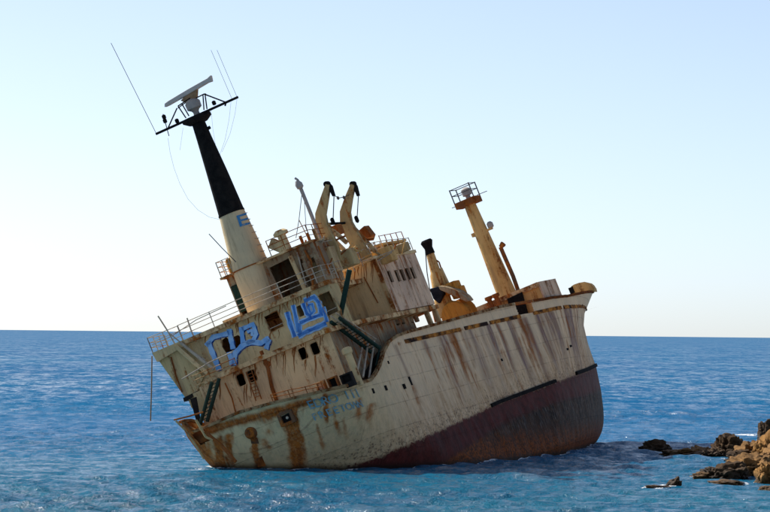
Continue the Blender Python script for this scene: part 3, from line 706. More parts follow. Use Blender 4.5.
# ------------------------------------------------------------------ railings
def railing(P, h=1.05, bars=(.36, .7, 1.05), mat='rail', post=1.5, r=.026, upv=(0, 0, 1), miss=()):
    P = [np.array(p, float) for p in P]; upv = np.array(upv, float); b = B()
    for hh in bars: b.path([p+upv*hh+np.array([0, 0, .03*math.sin(3*i+hh*9)]) for i, p in enumerate(P)], r, 5)
    o = build(b, 'railing', mat); k = 0
    for a, c in zip(P[:-1], P[1:]):
        n = max(1, round(np.linalg.norm(c-a)/post))
        for i in range(n+(c is P[-1])):
            k += 1
            if k in miss: continue
            p = a+(c-a)*i/n; build(B().tube(p, p+upv*(h+.02), r*1.25, None, 5), 'post', mat, o)
    return o
zr_ = ZD1
railing([(4.15, -4.9, zr_), (4.1, -2.5, zr_), (4.1, 0, zr_), (4.1, 2.6, zr_), (4.15, 5.2, zr_), (4.5, 5.7, zr_), (6.9, 5.7, zr_)], post=1.9, miss=(3,))
wa = [ux(a, b_, 4.1) for a, b_ in ((183, 341), (168, 347), (153, 353))]
railing([wa[0], wa[1], wa[2]], post=1.1); railing([wa[2], wa[2]+[3, 0, 0]], post=1.1)
build(B().path(px_path([(152, 345), (172, 336), (196, 320), (226, 306)], 4.1), .03), 'wing_top_rail', 'rail')
build(B().path(px_path([(176, 346), (167, 330), (158, 316)], 4.1), .05), 'bent_pole', 'rail')
build(B().path(px_path([(196, 342), (191, 330), (187, 318)], 4.1), .05), 'bent_pole', 'rail')
build(B().path(px_path([(169, 333), (186, 347), (205, 360)], 4.0), .045), 'loose_rail', 'rail')
# boat deck rail, port end
ra = [ux(a, b_, 2.7) for a, b_ in ((197, 391), (213, 384), (240, 373))]
railing(ra, post=.9, bars=(.35, .7, 1.0), mat='fascia')
build(B().path(px_path([(182, 379), (210, 362), (232, 352)], 2.6), .05), 'loose_rail', 'rail')
pe = [topv[np.nonzero((topv[:, 1] > q) & (topv[:, 0] < 3))[0][0]]+[.15, 0, .08] for q in (1.0, 2.2, 3.4, 4.4)]
railing(pe, post=1.2, bars=(.28, .5), h=.5, mat='rust')
# roof rails
rt = TU+.14
railing([(6.2, 2.2, rt), (6.2, 3.3, rt), (6.6, 5.0, rt), (10.2, 5.0, rt)], post=1.2, mat='rust', bars=(.35, .7, 1.05))
railing([(6.2, -1.6, rt), (8, -1.6, rt), (10, -1.6, rt)], post=1.0, mat='yellowmast')
railing([(6.2, -1.6, rt), (6.2, -.7, rt)], post=.5, mat='rail')
railing([(BX0-.3, 2.6, BT+.22), (BX0-.3, 5.9, BT+.22), (18.3, 5.95, BT+.22), (BX1, 5.95, BT+.22)], post=1.3, mat='rail', h=.95, bars=(.5, .95))
railing([(18.6, 5.5, 12.5), (23, 5.7, 12.5)], post=1.1, mat='rust', h=.55, bars=(.55,))
railing([(6.2, 5.6, zr_), (8, 5.3, zr_+.2), (12, 5.2, zr_+.4), (16, 5.9, zr_+1.0)], post=1.5, mat='rail', bars=(.5, 1.0))

# ------------------------------------------------------------------ mast with radar
def ellring(x, s, z, rx, rs, n=24, pw=2.6):
    return [(x+rx*math.copysign(abs(math.cos(a))**(2/pw), math.cos(a)), s+rs*math.copysign(abs(math.sin(a))**(2/pw), math.sin(a)), z) for a in [2*math.pi*i/n for i in range(n)]]
XMT = 7.2
def mast_c(z): return -.02+(z-10.5)*.038+.10*max(0, min(1, (z-12)/4))*max(0, min(1, (24-z)/5))
lowz = [(10.4, 1.08), (12, 1.10), (13.5, 1.14), (15, 1.02), (17.25, .80)]
mast = build(B().loft([ellring(XMT, mast_c(z)+.1*(1-(z-10.4)/7), z, r*1.2, r) for z, r in lowz]), 'mast', 'mast', smooth=True)
build(B().loft([ellring(XMT, mast_c(z), z, r*1.2, r) for z, r in ((17.25, .805), (20, .64), (22.5, .47), (23.8, .40))]), 'black_mast_top', 'black', mast, smooth=True)
build(B().loft([ellring(XMT, mast_c(23.7), 23.6, .7, .6), ellring(XMT, mast_c(23.7), 23.85, 1.0, .95), ellring(XMT, mast_c(23.7), 24.05, 1.0, .95)]), 'mast_platform', 'black', mast)
zt = 24.05; sc = mast_c(24)
yl, yr = ux(156, 134, XMT-.4), ux(238, 97, XMT-.4)
yard = build(B().tube(yl, yr, .085), 'yard', 'black', mast)
def pxt(name, pts, r, mat, par, x=XMT): return build(B().path(px_path(pts, x), r, 5), name, mat, par)
pxt('whip_antenna', [(156, 133), (133.5, 88), (111, 43)], .019, 'wire', yard)
pxt('whip_antenna', [(232, 99), (221.5, 74.5), (211, 50)], .012, 'wire', yard)
pxt('whip_antenna', [(237, 97), (227, 73.5), (217, 50)], .012, 'wire', yard)
pxt('yard_brace', [(168, 128), (177, 108)], .05, 'black', yard); pxt('yard_brace', [(204, 94), (225, 102)], .05, 'black', yard)
for px, py in ((164, 117), (165, 121), (177, 121), (214, 103)):
    c = ux(px, py, XMT-.4); build(B().lathe(c-[0, 0, .14], (0, 0, 1), [(0, .09), (.06, .14), (.24, .14), (.3, .07)], 10), 'signal_lamp', 'black', yard)
pxt('lamp_stalk', [(163, 114), (169, 136)], .03, 'black', yard)
pxt('lamp_stalk', [(225, 106), (226, 102)], .06, 'black', yard)
# guard frames round the scanner
for pts in ([(186, 118), (178, 106)], [(189, 116), (182, 104)], [(178, 106), (190, 98)], [(204, 110), (203, 95)], [(207, 109), (205, 94)], [(196, 98), (204, 94), (206, 94)]):
    pxt('guard_frame', pts, .045, 'black', mast, XMT-.6)
pxt('guard_frame', [(178, 108), (189, 100), (198, 97)], .04, 'black', mast, XMT+.6)
c = ux(193.5, 103.5, XMT)
build(B().lathe((XMT, c[1]-.05, zt), (0, 0, 1), [(0, .22), (.3, .2), (.42, .28), (.55, .5), (.95, .52), (1.12, .4), (1.2, .2)], 18), 'radar_pedestal', 'grey', mast, smooth=True)
ra_, rb_ = ux(165.5, 105.5, XMT), ux(212, 78.5, XMT)
sc_ = build(B().loft([[p_+np.array(q) for q in ((-.2, -.05, -.13*k), (.2, -.05, -.13*k), (.22, .02, .15*k), (-.2, .05, .15*k))] for p_, k in ((ra_, .8), (ra_*.92+rb_*.08, 1), (ra_*.5+rb_*.5, 1.15), (ra_*.08+rb_*.92, 1), (rb_, 1.5))]), 'radar_scanner', 'white', mast, bevel=.04)
cm = (ra_+rb_)/2
build(B().loft([[cm+np.array(q) for q in ((-.15, -.7, -.32), (.15, -.7, -.32), (.15, .8, .22), (-.15, .8, .22))], [cm+np.array(q) for q in ((-.18, -.25, -.75), (.18, -.25, -.75), (.18, .4, -.55), (-.18, .4, -.55))]]), 'scanner_foot', 'wood', sc_)
# stays and halyards
pxt('halyard', [(168, 138), (170, 152), (174, 168), (180, 184), (188, 199), (198, 210), (209, 217), (222, 220)], .008, 'wire', mast)
pxt('halyard', [(183, 128), (180, 150)], .007, 'wire', mast)
pxt('halyard', [(231, 102), (229, 120), (225, 140), (218, 160)], .008, 'wire', mast); pxt('halyard', [(237, 99), (235, 114), (230, 134), (222, 152)], .008, 'wire', mast)
pxt('halyard', [(211, 110), (213, 130), (216, 148)], .007, 'wire', mast)
pxt('mast_lamp', [(207, 129), (210, 127)], .12, 'black', mast)
pxt('wire_stay', [(209, 234), (222, 248), (236, 262)], .03, 'wire', mast, 5.6)
for k in range(14):
    z_ = 10.9+k*.46; s0 = mast_c(z_)+.1*(1-(z_-10.4)/7)+np.interp(z_, [q[0] for q in lowz], [q[1] for q in lowz])
    build(B().path([(XMT-.2, s0-.03, z_), (XMT-.2, s0+.14, z_), (XMT+.2, s0+.14, z_), (XMT+.2, s0-.03, z_)], .022, 5), 'rung', 'rail', mast)
# the letter on the mast
me = text_mesh('E', 1.0); bm = bmesh.new(); bm.from_mesh(me)
cE = ux(241, 220, XMT-1.0)
xs = [v.co.x for v in bm.verts]; ys = [v.co.y for v in bm.verts]; mx, my = (min(xs)+max(xs))/2, (min(ys)+max(ys))/2
bmesh.ops.subdivide_edges(bm, edges=[e for e in bm.edges if e.calc_length() > .12], cuts=3)
def mast_surface_x(s, z):
    rr = np.interp(z, [q[0] for q in lowz], [q[1] for q in lowz]); c0 = mast_c(z)+.1*(1-(z-10.4)/7)
    q = min(abs((s-c0)/rr), .995); return XMT-1.2*rr*(1-q**2.6)**(1/2.6)
for v in bm.verts:
    s_ = cE[1]+(v.co.x-mx)*1.15; z_ = cE[2]+(v.co.y-my)*1.1; v.co = (mast_surface_x(s_, z_)-.03, -s_, z_)
bm.to_mesh(me); bm.free(); me.name = 'mast_letter'; link(me, 'mast_letter', 'letterE', mast)
build(B().loft([ellring(XMT, mast_c(17.2), 17.18, 1.0, .83), ellring(XMT, mast_c(17.2), 17.3, 1.0, .83)]), 'mast_band', 'black', mast, smooth=True)
build(B().loft([ellring(XMT, mast_c(13.5)+.05, 13.42, 1.42, 1.2), ellring(XMT, mast_c(13.5)+.05, 13.5, 1.42, 1.2)]), 'mast_collar', 'rust', mast)

# rust runs: films of rust that have bled down from windows and deck edges, straight down in the present list
down = MS.T@np.array([0, 0, -1.]); down[0] = 0; down /= np.linalg.norm(down); rr_ = random.Random(5)
def rust_run(x, s0, z0, ln, wd, par):
    wd *= .72
    for wl in wins+mh:      # stop above an opening
        a_, b__, c_ = min(q[0] for q in wl)-.1, max(q[0] for q in wl)+.1, max(q[1] for q in wl)
        if min(v for u, v in wl) < z0 and c_ < z0 and a_ < s0+down[1]*(z0-c_) < b__: ln = min(ln, max(.1, z0-c_-.05))
    P = [np.array([x-.012, s0, z0])+down*ln*f+np.array([0, .03*math.sin(7*f+s0*3), 0]) for f in np.linspace(0, 1, 6)]
    build(B().ribbon(P, [wd*q for q in (.7, 1, .8, .6, .45, .15)], (1, 0, 0), .006), 'rust_run', 'run', par)
for wl in wins+[mh[2], mh[4]]:
    u_ = [q[0] for q in wl]; v__ = [q[1] for q in wl]; up_ = wl in (mh[2], mh[4])
    for k in range(2): rust_run((XM_ if up_ else XL)-.002, rr_.uniform(min(u_), max(u_)), min(v__)-.03, rr_.uniform(.5, 1.5) if not up_ else .6, rr_.uniform(.06, .14), mid if up_ else low)
for k in range(26):
    s0 = rr_.uniform(-3.3, 5.0); rust_run(XL, s0, ZB0, rr_.uniform(.3, 1.7), rr_.uniform(.05, .16), low)
for k in range(22):
    s0 = rr_.uniform(-3.8, 5.6); rust_run(XM_, s0, ZD0, rr_.uniform(.25, 1.1), rr_.uniform(.05, .14), mid)
for k in range(9):
    s0 = rr_.uniform(3.3, 5.8); rust_run(BX0, s0, BT-.02, rr_.uniform(.4, 1.8), rr_.uniform(.05, .14), bh)
# ------------------------------------------------------------------ boat davits
def davit(x, pts, ws, tip, hook, hk):
    P = [ux(a, b_, x) for a, b_ in pts]
    o = build(B().ribbon(P, ws, (1, 0, 0), .45), 'davit', 'davit', bevel=.04)
    t_ = ux(*tip[0], x)
    build(B().ribbon([ux(a, b_, x) for a, b_ in tip], [.32, .24, .12], (1, 0, 0), .36), 'davit_head', 'black', o)
    build(B().lathe(t_-[.28, 0, 0], (1, 0, 0), [(.06, .19), (.50, .19)], 14), 'sheave', 'black', o)
    e_ = ux(*tip[-1], x)
    build(B().path([e_, ux(*hook, x)], .035, 5), 'fall_wire', 'wire', o)
    h_ = ux(*hook, x); build(B().lathe(h_+[0, 0, .3], (0, 0, -1), [(0, .05), (.08, .14), (.4, .14), (.5, .05)], 8), 'hook_block', 'black', o)
    return o
d1 = davit(10, [(338, 268), (331, 245), (322, 226), (321, 214), (325, 198), (328.5, 184)], [1.0, .92, .86, .70, .50, .30], [(327, 184), (330.5, 187), (334, 196)], (333, 222), .3)
d2 = davit(14.5, [(366, 262), (357, 243), (346.5, 224), (345.5, 212), (349, 198), (353.5, 184)], [1.0, .92, .86, .70, .50, .30], [(353, 184), (355.5, 187), (358.5, 196)], (357, 220), .3)
for (a, c, x, par) in (((328, 226), (347, 243), 10.5, d1), ((352, 226), (376, 252), 15, d2), ((327, 233), (344, 250), 10.5, d1), ((349, 233), (366, 250), 15, d2)):
    build(B().ribbon([ux(*a, x), ux(*c, x)], .24, (1, 0, 0), .3), 'davit_strut', 'fascia', par)  # lighter than the davit arms: sunlight on the struts put into their colour
build(B().path([ux(326, 224, 10), ux(345, 223, 14.4)], .09), 'span_bar', 'black', d1)
build(B().path([ux(333, 195, 10), ux(339, 198, 12), ux(344, 197, 13), ux(349, 195, 14.4)], .03), 'span_wire', 'wire', d1)
for px, py in ((338, 198), (344, 197.5)): build(B().lathe(ux(px, py, 12), (0, 0, 1), [(-.12, .05), (0, .11), (.12, .05)], 8), 'wire_clip', 'wire', d1)
c = ux(334, 231, 12); build(B().box(11.4, 12.6, c[1]-.55, c[1]+.5, c[2]-.35, c[2]+.3), 'davit_winch', 'rust', d1, bevel=.08)
c = ux(362, 231, 16); build(B().prism([ux(a, b_, 15.6) for a, b_ in ((357, 232), (364, 226), (371, 235), (369, 241))], (1, 0, 0)), 'winch_hood', 'rust', d2)
pxt('davit_brace', [(313, 224), (330, 224)], .1, 'davit', d1, 10); pxt('davit_brace', [(327, 244), (345, 236)], .07, 'rust', d1, 10); pxt('davit_brace', [(341, 262), (357, 246)], .12, 'davit', d2, 14)
pxt('davit_brace', [(352, 256), (372, 250), (380, 255)], .09, 'davit', d2, 15); pxt('davit_brace', [(330, 268), (318, 228)], .07, 'rust', d1, 9.8); pxt('davit_brace', [(364, 240), (374, 238)], .08, 'rust', d2, 15)
# slender signal post with a lamp at its head
sp = pxt('signal_post', [(326, 256), (313, 219), (301, 189)], .13, 'grey', None, 9)
c = ux(299.5, 184.5, 9); build(B().lathe(c-[0, 0, .3], (0, -.15, 1), [(0, .12), (.1, .24), (.35, .26), (.6, .12)], 12), 'post_lamp', 'grey', sp, smooth=True)
pxt('lamp_bracket', [(300, 186), (298, 180), (295, 178)], .08, 'grey', sp, 9)
pxt('stay_wire', [(302, 193), (299, 220), (296, 238)], .025, 'wire', sp, 9); pxt('stay_wire', [(304, 196), (306, 226), (313, 248)], .02, 'wire', sp, 9); pxt('stay_wire', [(299, 220), (307, 236), (313, 252)], .035, 'rail', sp, 9)
# crates and lockers at the davit feet
for k, (px, py, x, w_, h_, mt) in enumerate(((344, 258, 10, 1.1, 1.0, 'davit'), (322, 262, 8.6, 1.6, 1.6, 'greycream'), (357, 262, 15, 1.2, .8, 'rust'), (380, 256, 15.4, 1.5, .9, 'yellowmast'))):
    c = ux(px, py, x); build(B().box(x, x+1.2, c[1]-w_/2, c[1]+w_/2, c[2]-h_/2-.15, c[2]+h_/2), 'deck_locker', mt, bevel=.06)

# bent rails, pipes and stanchions left standing between the davits
for pts, x, r, mt in (([(300, 262), (306, 240)], 8, .06, 'rust'), ([(318, 258), (324, 236)], 8.5, .05, 'rail'), ([(334, 256), (350, 248), (362, 252)], 11, .07, 'yellowmast'), ([(352, 262), (372, 254)], 14, .06, 'yellowmast'),
                      ([(376, 262), (392, 252)], 15, .05, 'rail'), ([(384, 258), (388, 246)], 16, .06, 'yellowmast'), ([(392, 257), (396, 244)], 17, .05, 'rust'), ([(402, 254), (405, 241)], 19, .05, 'yellowmast'),
                      ([(340, 272), (358, 262), (372, 259), (394, 250)], 13, .035, 'rail'), ([(330, 264), (346, 250)], 10, .06, 'rust'), ([(366, 248), (384, 257)], 15, .05, 'davit'), ([(356, 246), (362, 263)], 14, .05, 'rust'),
                      ([(309, 262), (315, 244), (322, 240)], 8, .04, 'rail'), ([(300, 250), (318, 243), (332, 240)], 8.2, .035, 'rail'), ([(344, 258), (352, 243)], 12, .07, 'davit'), ([(326, 276), (332, 258)], 7.5, .05, 'rust'), ([(370, 262), (374, 246), (380, 244)], 15.5, .045, 'yellowmast')):
    build(B().path(px_path(pts, x), r), 'bent_pipe', mt)
for k, (px, py, x, w_, h_, mt) in enumerate(((310, 256, 8.4, .7, .9, 'shabby'), (331, 254, 9.6, .5, .7, 'rust'), (349, 257, 13.2, .8, .5, 'yellowmast'), (388, 253, 17.0, 1.0, .5, 'yellowmast'), (399, 249, 19.5, 1.2, .6, 'davit'))):
    c = ux(px, py, x); build(B().box(x, x+.7, c[1]-w_/2, c[1]+w_/2, c[2]-h_/2, c[2]+h_/2), 'deck_locker', mt, bevel=.05)
# ------------------------------------------------------------------ hanging pole at the wing
build(B().path([ux(152, 356, 4.1), ux(151.5, 390, 4.1), ux(150.5, 421, 4.1)], .045), 'hanging_rope', 'wood')

# ------------------------------------------------------------------ deck crane amidships
XC = 40.
def cp(px, py, s=1.0): return us(px, py, s)
base = us(445, 312, 1.0); X = base[0]
def cx(px, py): return ux(px, py, X)
P = [cx(447, 310), cx(438, 282), cx(430, 252), cx(427, 241)]
cr = build(B().loft([ellring(p_[0], p_[1], p_[2], r*1.0, r, 14, 2.2) for p_, r in ((cx(446, 316), .75), (cx(442, 297), .62), (cx(436.5, 274), .5), (cx(435.5, 271.5), .38), (cx(430, 253), .30))]), 'deck_crane', 'yellowmast', smooth=True)
build(B().loft([ellring(*cx(430.5, 254), .36, .34, 10), ellring(*cx(428.5, 248), .30, .30, 10), ellring(*cx(426.5, 242), .40, .46, 10), ellring(*cx(426, 240), .3, .35, 10)]), 'crane_head', 'black', cr)
def crt(name, pts, r, mat): return build(B().path([cx(*q) for q in pts], r, 6), name, mat, cr)
crt('crane_wire', [(425, 245), (427, 272), (431, 298)], .04, 'wire'); crt('crane_ladder', [(427, 256), (432, 272), (434, 292)], .05, 'rust')
crt('crane_brace', [(436, 260), (439, 262), (441, 268)], .06, 'rust'); crt('crane_brace', [(441, 268), (449, 285), (453, 296)], .10, 'greycream')
build(B().prism([cx(434, 275), cx(441, 272), cx(450, 293), cx(439, 298)], (.8, 0, 0)), 'crane_cab', 'cream', cr, bevel=.06)
c = cx(452, 287); build(B().box(X-.6, X+.8, c[1]-.5, c[1]+.5, c[2]-.5, c[2]+.35), 'crane_motor', 'orange', cr, bevel=.08)
c = cx(457.5, 291); build(B().box(X-.2, X+.9, c[1]-.5, c[1]+.4, c[2]-.5, c[2]+.3), 'crane_motor', 'orange', cr, bevel=.08)
# stove-in boat hull lying over the crane base
bo = [q-np.array([1.6, 0, 0])*0 for q in (ux(a, b_, X-1.6) for a, b_ in ((438, 286), (444, 286.5), (451, 288.5), (459, 292), (465, 296.5), (468.5, 301), (466.5, 302), (457, 297.5), (448, 293.5), (440, 290)))]
build(B().prism(bo, (1.4, 0, 0)), 'boat_remnant', 'shabby', bevel=.06)
build(B().prism([ux(a, b_, X-1.0) for a, b_ in ((429, 289), (440, 286), (444, 293), (439, 304), (433, 299))], (.8, 0, 0)), 'torn_tarpaulin', 'tarp', bevel=.1)
c = cx(455, 308); build(B().lathe((X-.9, c[1], c[2]-.6), (1, .15, 0), [(0, 1.05), (.15, 1.15), (.3, .85), (1.5, .85), (1.65, 1.15), (1.8, 1.05)], 22), 'cargo_winch', 'orange', smooth=False)
for pts, r, mt in (([(436, 300), (449, 305)], .22, 'rust'), ([(433, 306), (437, 322)], .2, 'pale'), ([(441, 298), (438, 318)], .16, 'rust'), ([(446, 300), (462, 306)], .15, 'yellowmast')):
    build(B().path([cx(*q) for q in pts], r), 'winch_frame', mt)
build(B().box(X-1.4, X+2.6, cx(437, 318)[1], cx(470, 308)[1]-.2, 5.3, 6.6), 'hatch_coaming', 'rust')

# ------------------------------------------------------------------ fore mast and fore house
XF = 60.8
fm = [(17.2+.0, 0)]
def fx(px, py): return ux(px, py, XF)
A_, T_ = fx(510, 302), fx(470, 205)
rings = []
for f in np.linspace(0, 1, 7):
    p_ = A_*(1-f)+T_*f; r = .80*(1-f)+.47*f; rings.append(ellring(p_[0], p_[1], p_[2], r, r, 20, 2))
fmast = build(B().loft(rings), 'foremast', 'yellowmast', smooth=True)
tz = T_[2]
build(B().box(XF-.9, XF+.9, T_[1]-.95, T_[1]+.85, tz-.02, tz+.5), 'lamp_platform', 'rust', fmast, bevel=.03)
pb = B(); z0 = tz+.5
cs = [(XF-.85, T_[1]-.9), (XF-.85, T_[1]+.8), (XF+.85, T_[1]+.8), (XF+.85, T_[1]-.9)]
for i in range(4):
    a, c = cs[i], cs[(i+1) % 4]; pb.tube((*a, z0), (*a, z0+1.15), .05, None, 5)
    for h in (.6, 1.1): pb.tube((*a, z0+h), (*c, z0+h), .035, None, 5)
build(pb, 'platform_railing', 'wire', fmast)
build(B().lathe((XF, T_[1]+.1, z0), (0, 0, 1), [(0, .2), (.25, .2), (.3, .38), (.8, .38), (.95, .15)], 14), 'mast_lantern', 'grey', fmast, smooth=True)
build(B().path([fx(452, 208), fx(464, 204)], .03).path([fx(477, 195), fx(487, 191)], .03), 'platform_bar', 'wire', fmast)
c = fx(476.5, 234); build(B().box(XF-.3, XF+.3, c[1]-.35, c[1]+.3, c[2]-.15, c[2]+.15), 'mast_bracket', 'yellowmast', fmast)
c = fx(490, 229); build(B().box(XF-.2, XF+.2, c[1]-.35, c[1]+.2, c[2]-.08, c[2]+.08), 'mast_bracket', 'yellowmast', fmast)
c = fx(490, 224.5); build(B().lathe(c-[0, 0, .3], (0, 0, 1), [(0, .15), (.1, .26), (.4, .26), (.55, .12)], 12), 'mast_lamp', 'grey', fmast, smooth=True)
build(B().path([fx(486, 262), fx(496, 291)], .03), 'mast_ladder_wire', 'wire', fmast)
fp = [ux(a, b_, XF-.9) for a, b_ in ((520, 296), (513, 276), (503, 253), (500.5, 247), (502, 245))]
build(B().path(fp, .17, 12), 'exhaust_pipe', 'deck'); 
build(B().lathe(fp[-1]-[.1, .1, .1], (.3, .6, .4), [(0, .18), (.25, .24), (.35, .22)], 12), 'exhaust_cowl', 'deck')
# fore deckhouse (mast house) with its sloping top
XH = 50.8
ha, hb_ = ux(472, 307, XH), ux(537, 282.5, XH)
zt = hb_[2]
build(B().box(XH, XH+4.6, -4.6, hb_[1], 5.3, zt), 'fore_deckhouse', 'yellowmast', bevel=.05)
build(B().box(XH-.25, XH-.02, -4.8, hb_[1]+.05, zt-.35, zt+.02), 'house_coaming', 'fascia')
build(B().box(XH+.02, XH+4.7, hb_[1]+.012, hb_[1]+.14, 5.3, zt+.01), 'house_side_plate', 'pale')
hd = [ux(a, b_, XH-.3) for a, b_ in ((507, 299), (522, 292), (530, 320), (514, 323))]
build(B().prism(hd, (.08, 0, 0)), 'gap_shade_sheet', 'black')  # black sheet added behind the bulwark gap, painting in its shade
for px, py in ((490, 299), (497, 296)):
    c = ux(px, py, XH-.5); build(B().lathe((XH-.8, c[1], 6.0), (0, 0, 1), [(0, .22), (c[2]-6.1, .2), (c[2]-6.0, .32), (c[2]-5.8, .3)], 10), 'bollard_vent', 'rust')
# bow chock plates, rounded, at the stem head
bp_ = [(571.5, 294), (571, 286.5), (574, 284.5), (579, 282.8), (584.5, 281.8), (590, 283.5), (594, 287.5), (594.5, 292)]
r0 = [ux(a, b_, 79.2) for a, b_ in bp_]; cm_ = np.array([79.2, 0, r0[0][2]])
r1 = [np.array([83.8, .35*q[1], cm_[2]+.75*(q[2]-cm_[2])]) for q in r0]
build(B().loft([r0, r1]), 'bow_chock', 'yellowmast')
build(B().box(79.05, 79.15, r0[0][1]-.05, r0[0][1]+.35, r0[0][2], r0[0][2]+.55), 'chock_opening', 'black')

# ------------------------------------------------------------------ rocks
def rock_mat(name, a, b_, c_, wet=.9):
    t = NT(name); v = t.coord((1, 1, 1)); vl = t.coord((.5, .5, 2.2))
    n1 = t.noise(v, .9, 6, .68); n2 = t.noise(vl, 1.3, 6, .7); n3 = t.noise(v, 6, 6, .7)
    col = t.mix(t.step(n1, .36, .62), a, b_); col = t.mix(t.math('MULTIPLY', t.step(n2, .45, .68), .8), col, c_)
    col = t.mix(t.step(n3, .55, .7, 0, .6), col, tuple(x*.35 for x in a))
    g = t.n('ShaderNodeNewGeometry'); sx = t.n('ShaderNodeSeparateXYZ'); t.link(g.outputs['Position'], sx.inputs[0])
    wetm = t.step(t.math('ADD', sx.outputs[2], t.math('MULTIPLY', n1, -.7)), wet*.55, wet*-.35)
    col = t.mix(t.math('MULTIPLY', wetm, .75), col, (.018, .014, .010))
    t.bump(t.math('ADD', t.math('MULTIPLY', n2, 1.5), n3), .9, .12)
    t.b.inputs['IOR'].default_value = 1.2
    return t.done(col, t.math('SUBTRACT', .9, t.math('MULTIPLY', wetm, .5)))
M['rock_dark'] = rock_mat('dark_rock', (.070, .042, .023), (.11, .066, .034), (.026, .018, .012), .9)
M['rock_tan'] = rock_mat('tan_rock', (.38, .20, .062), (.26, .13, .038), (.07, .036, .015), .7)
M['rock_mid'] = rock_mat('brown_rock', (.22, .12, .045), (.32, .17, .06), (.06, .034, .017), .8)
ROCKS = []
def rock(px, py, wpx, hpx, depth, mat, label, seed, tilt=0., sharp=1., name='rock', sub=5):
    c = sea_at(px, py); m_per = c[1]/FPX; a, h = wpx*m_per/2*1.05, hpx*m_per*1.15
    bm = bmesh.new(); bmesh.ops.create_icosphere(bm, subdivisions=sub, radius=1)
    off = Vector((seed*13.7, seed*5.1, seed*9.3))
    for v in bm.verts:
        p = v.co.copy(); d = p.normalized()
        q = p*1.25+off
        n = mnoise.fractal(q, .9, 2.1, 6)*.36 + (mnoise.voronoi(q*1.4)[0][1]-mnoise.voronoi(q*1.4)[0][0])*.34*sharp - .10
        n += mnoise.ridged_multi_fractal(q*2.2, .8, 2.2, 4, 1., 2.)*.075 + mnoise.fractal(q*5, .7, 2.2, 4)*.09 - abs(mnoise.noise(q*3.1+Vector((7, 1, 2))))*.16
        n += .05*math.sin((p.z*1.0+p.x*.25)*11+seed+3*mnoise.noise(q))
        r = 1+n
        # angular flattening
        s_ = Vector((math.copysign(abs(d.x)**.8, d.x), math.copysign(abs(d.y)**.8, d.y), math.copysign(abs(d.z)**.75, d.z)))
        s_ = s_*r*.92
        v.co = Vector((s_.x*a, s_.y*depth/2, s_.z*h*.86 + tilt*s_.x*h))
    zmin = -0.25*h-.25
    for v in bm.verts:
        if v.co.z < zmin: v.co.z = zmin+(v.co.z-zmin)*.15
    me = bpy.data.meshes.new(name); bm.to_mesh(me); bm.free()
    me.polygons.foreach_set('use_smooth', [True]*len(me.polygons))
    try: me.set_sharp_from_angle(angle=rad(32))
    except Exception: pass
    o = bpy.data.objects.new(name, me); COL.objects.link(o); me.materials.append(M[mat]); o.location = (c[0], c[1], 0)
    tag(o, label, 'rock', 'rocks along the shore'); ROCKS.append((c[0], c[1], a, depth/2)); return o
rock(655.5, 452, 33, 10.5, 2.6, 'rock_dark', 'black low rock standing alone nearest the ship bow', 1)
rock(686, 456, 42, 8, 4.5, 'rock_mid', 'flat brown rock slab low in the water beside the black lone rock', 2, .15)
rock(692, 459.5, 10, 4, 1.0, 'rock_dark', 'tiny dark rock poking out before the flat brown slab', 3, sub=4)
rock(729, 457, 37, 22, 5, 'rock_dark', 'tall black jagged rock at the back of the shore', 4)
rock(716, 458, 26, 11, 4, 'rock_dark', 'dark shoulder rock on the left of the tall black jagged rock', 5)
rock(752, 461, 34, 19, 8, 'rock_mid', 'brown sloping rock right behind the tall black jagged rock', 6, .2)
rock(771, 462, 44, 27, 9, 'rock_tan', 'orange tan rock mass sloping up at the right edge', 7, .2)
rock(768, 440, 19, 16, 2.2, 'rock_dark', 'dark boulder perched highest at the right edge of the picture', 8).location.z = .25
rock(727, 478, 46, 14, 4, 'rock_dark', 'dark jagged front ridge reaching out into the near water', 9, .2)
rock(750, 476, 42, 20, 6, 'rock_mid', 'brown rough rock between the front ridge and the right edge', 10, .15)
rock(704, 478, 24, 6, 2.4, 'rock_tan', 'pale tan low tip at the left end of the dark front ridge', 11)
rock(767, 483, 24, 20, 4, 'rock_tan', 'rounded tan boulder at the lower right edge', 12)
rock(673, 487, 17, 8, 1.4, 'rock_dark', 'small pointed dark rock alone in the near water', 13, .35, sub=4)
rock(657, 487.5, 26, 2.6, 1.2, 'rock_mid', 'thin awash ledge on the left of the small pointed rock', 14, sub=4)
rock(727, 484.5, 34, 4.5, 2.0, 'rock_tan', 'flat tan ledge awash in front of the dark front ridge', 15, sub=4)
rock(770, 490.5, 22, 5, 2.0, 'rock_tan', 'flat pale slab at the bottom right corner', 16, sub=4)
rock(741, 462, 30, 11, 5, 'rock_dark', 'dark low rock filling the gap in front of the tall black jagged rock', 21, .1)
rock(757, 470, 30, 15, 6, 'rock_mid', 'brown ridge in the middle of the rocky ledge at right', 22, .25)
rock(738, 474, 34, 13, 4, 'rock_mid', 'rough brown rock lying right behind the dark front ridge', 23, .2)
rock(713, 474, 22, 7, 3, 'rock_dark', 'low dark rock between the pale tip and the front ridge', 24)
rock(704, 455, 24, 9, 3.5, 'rock_mid', 'brown rock joining the flat slab to the dark shoulder rock', 25)
rock(800, 470, 60, 36, 14, 'rock_mid', 'large brown rock rising just past the right edge', 17, .1)
rock(803, 452, 56, 34, 14, 'rock_tan', 'large tan rock standing behind the big brown one past the right edge', 18, .1)

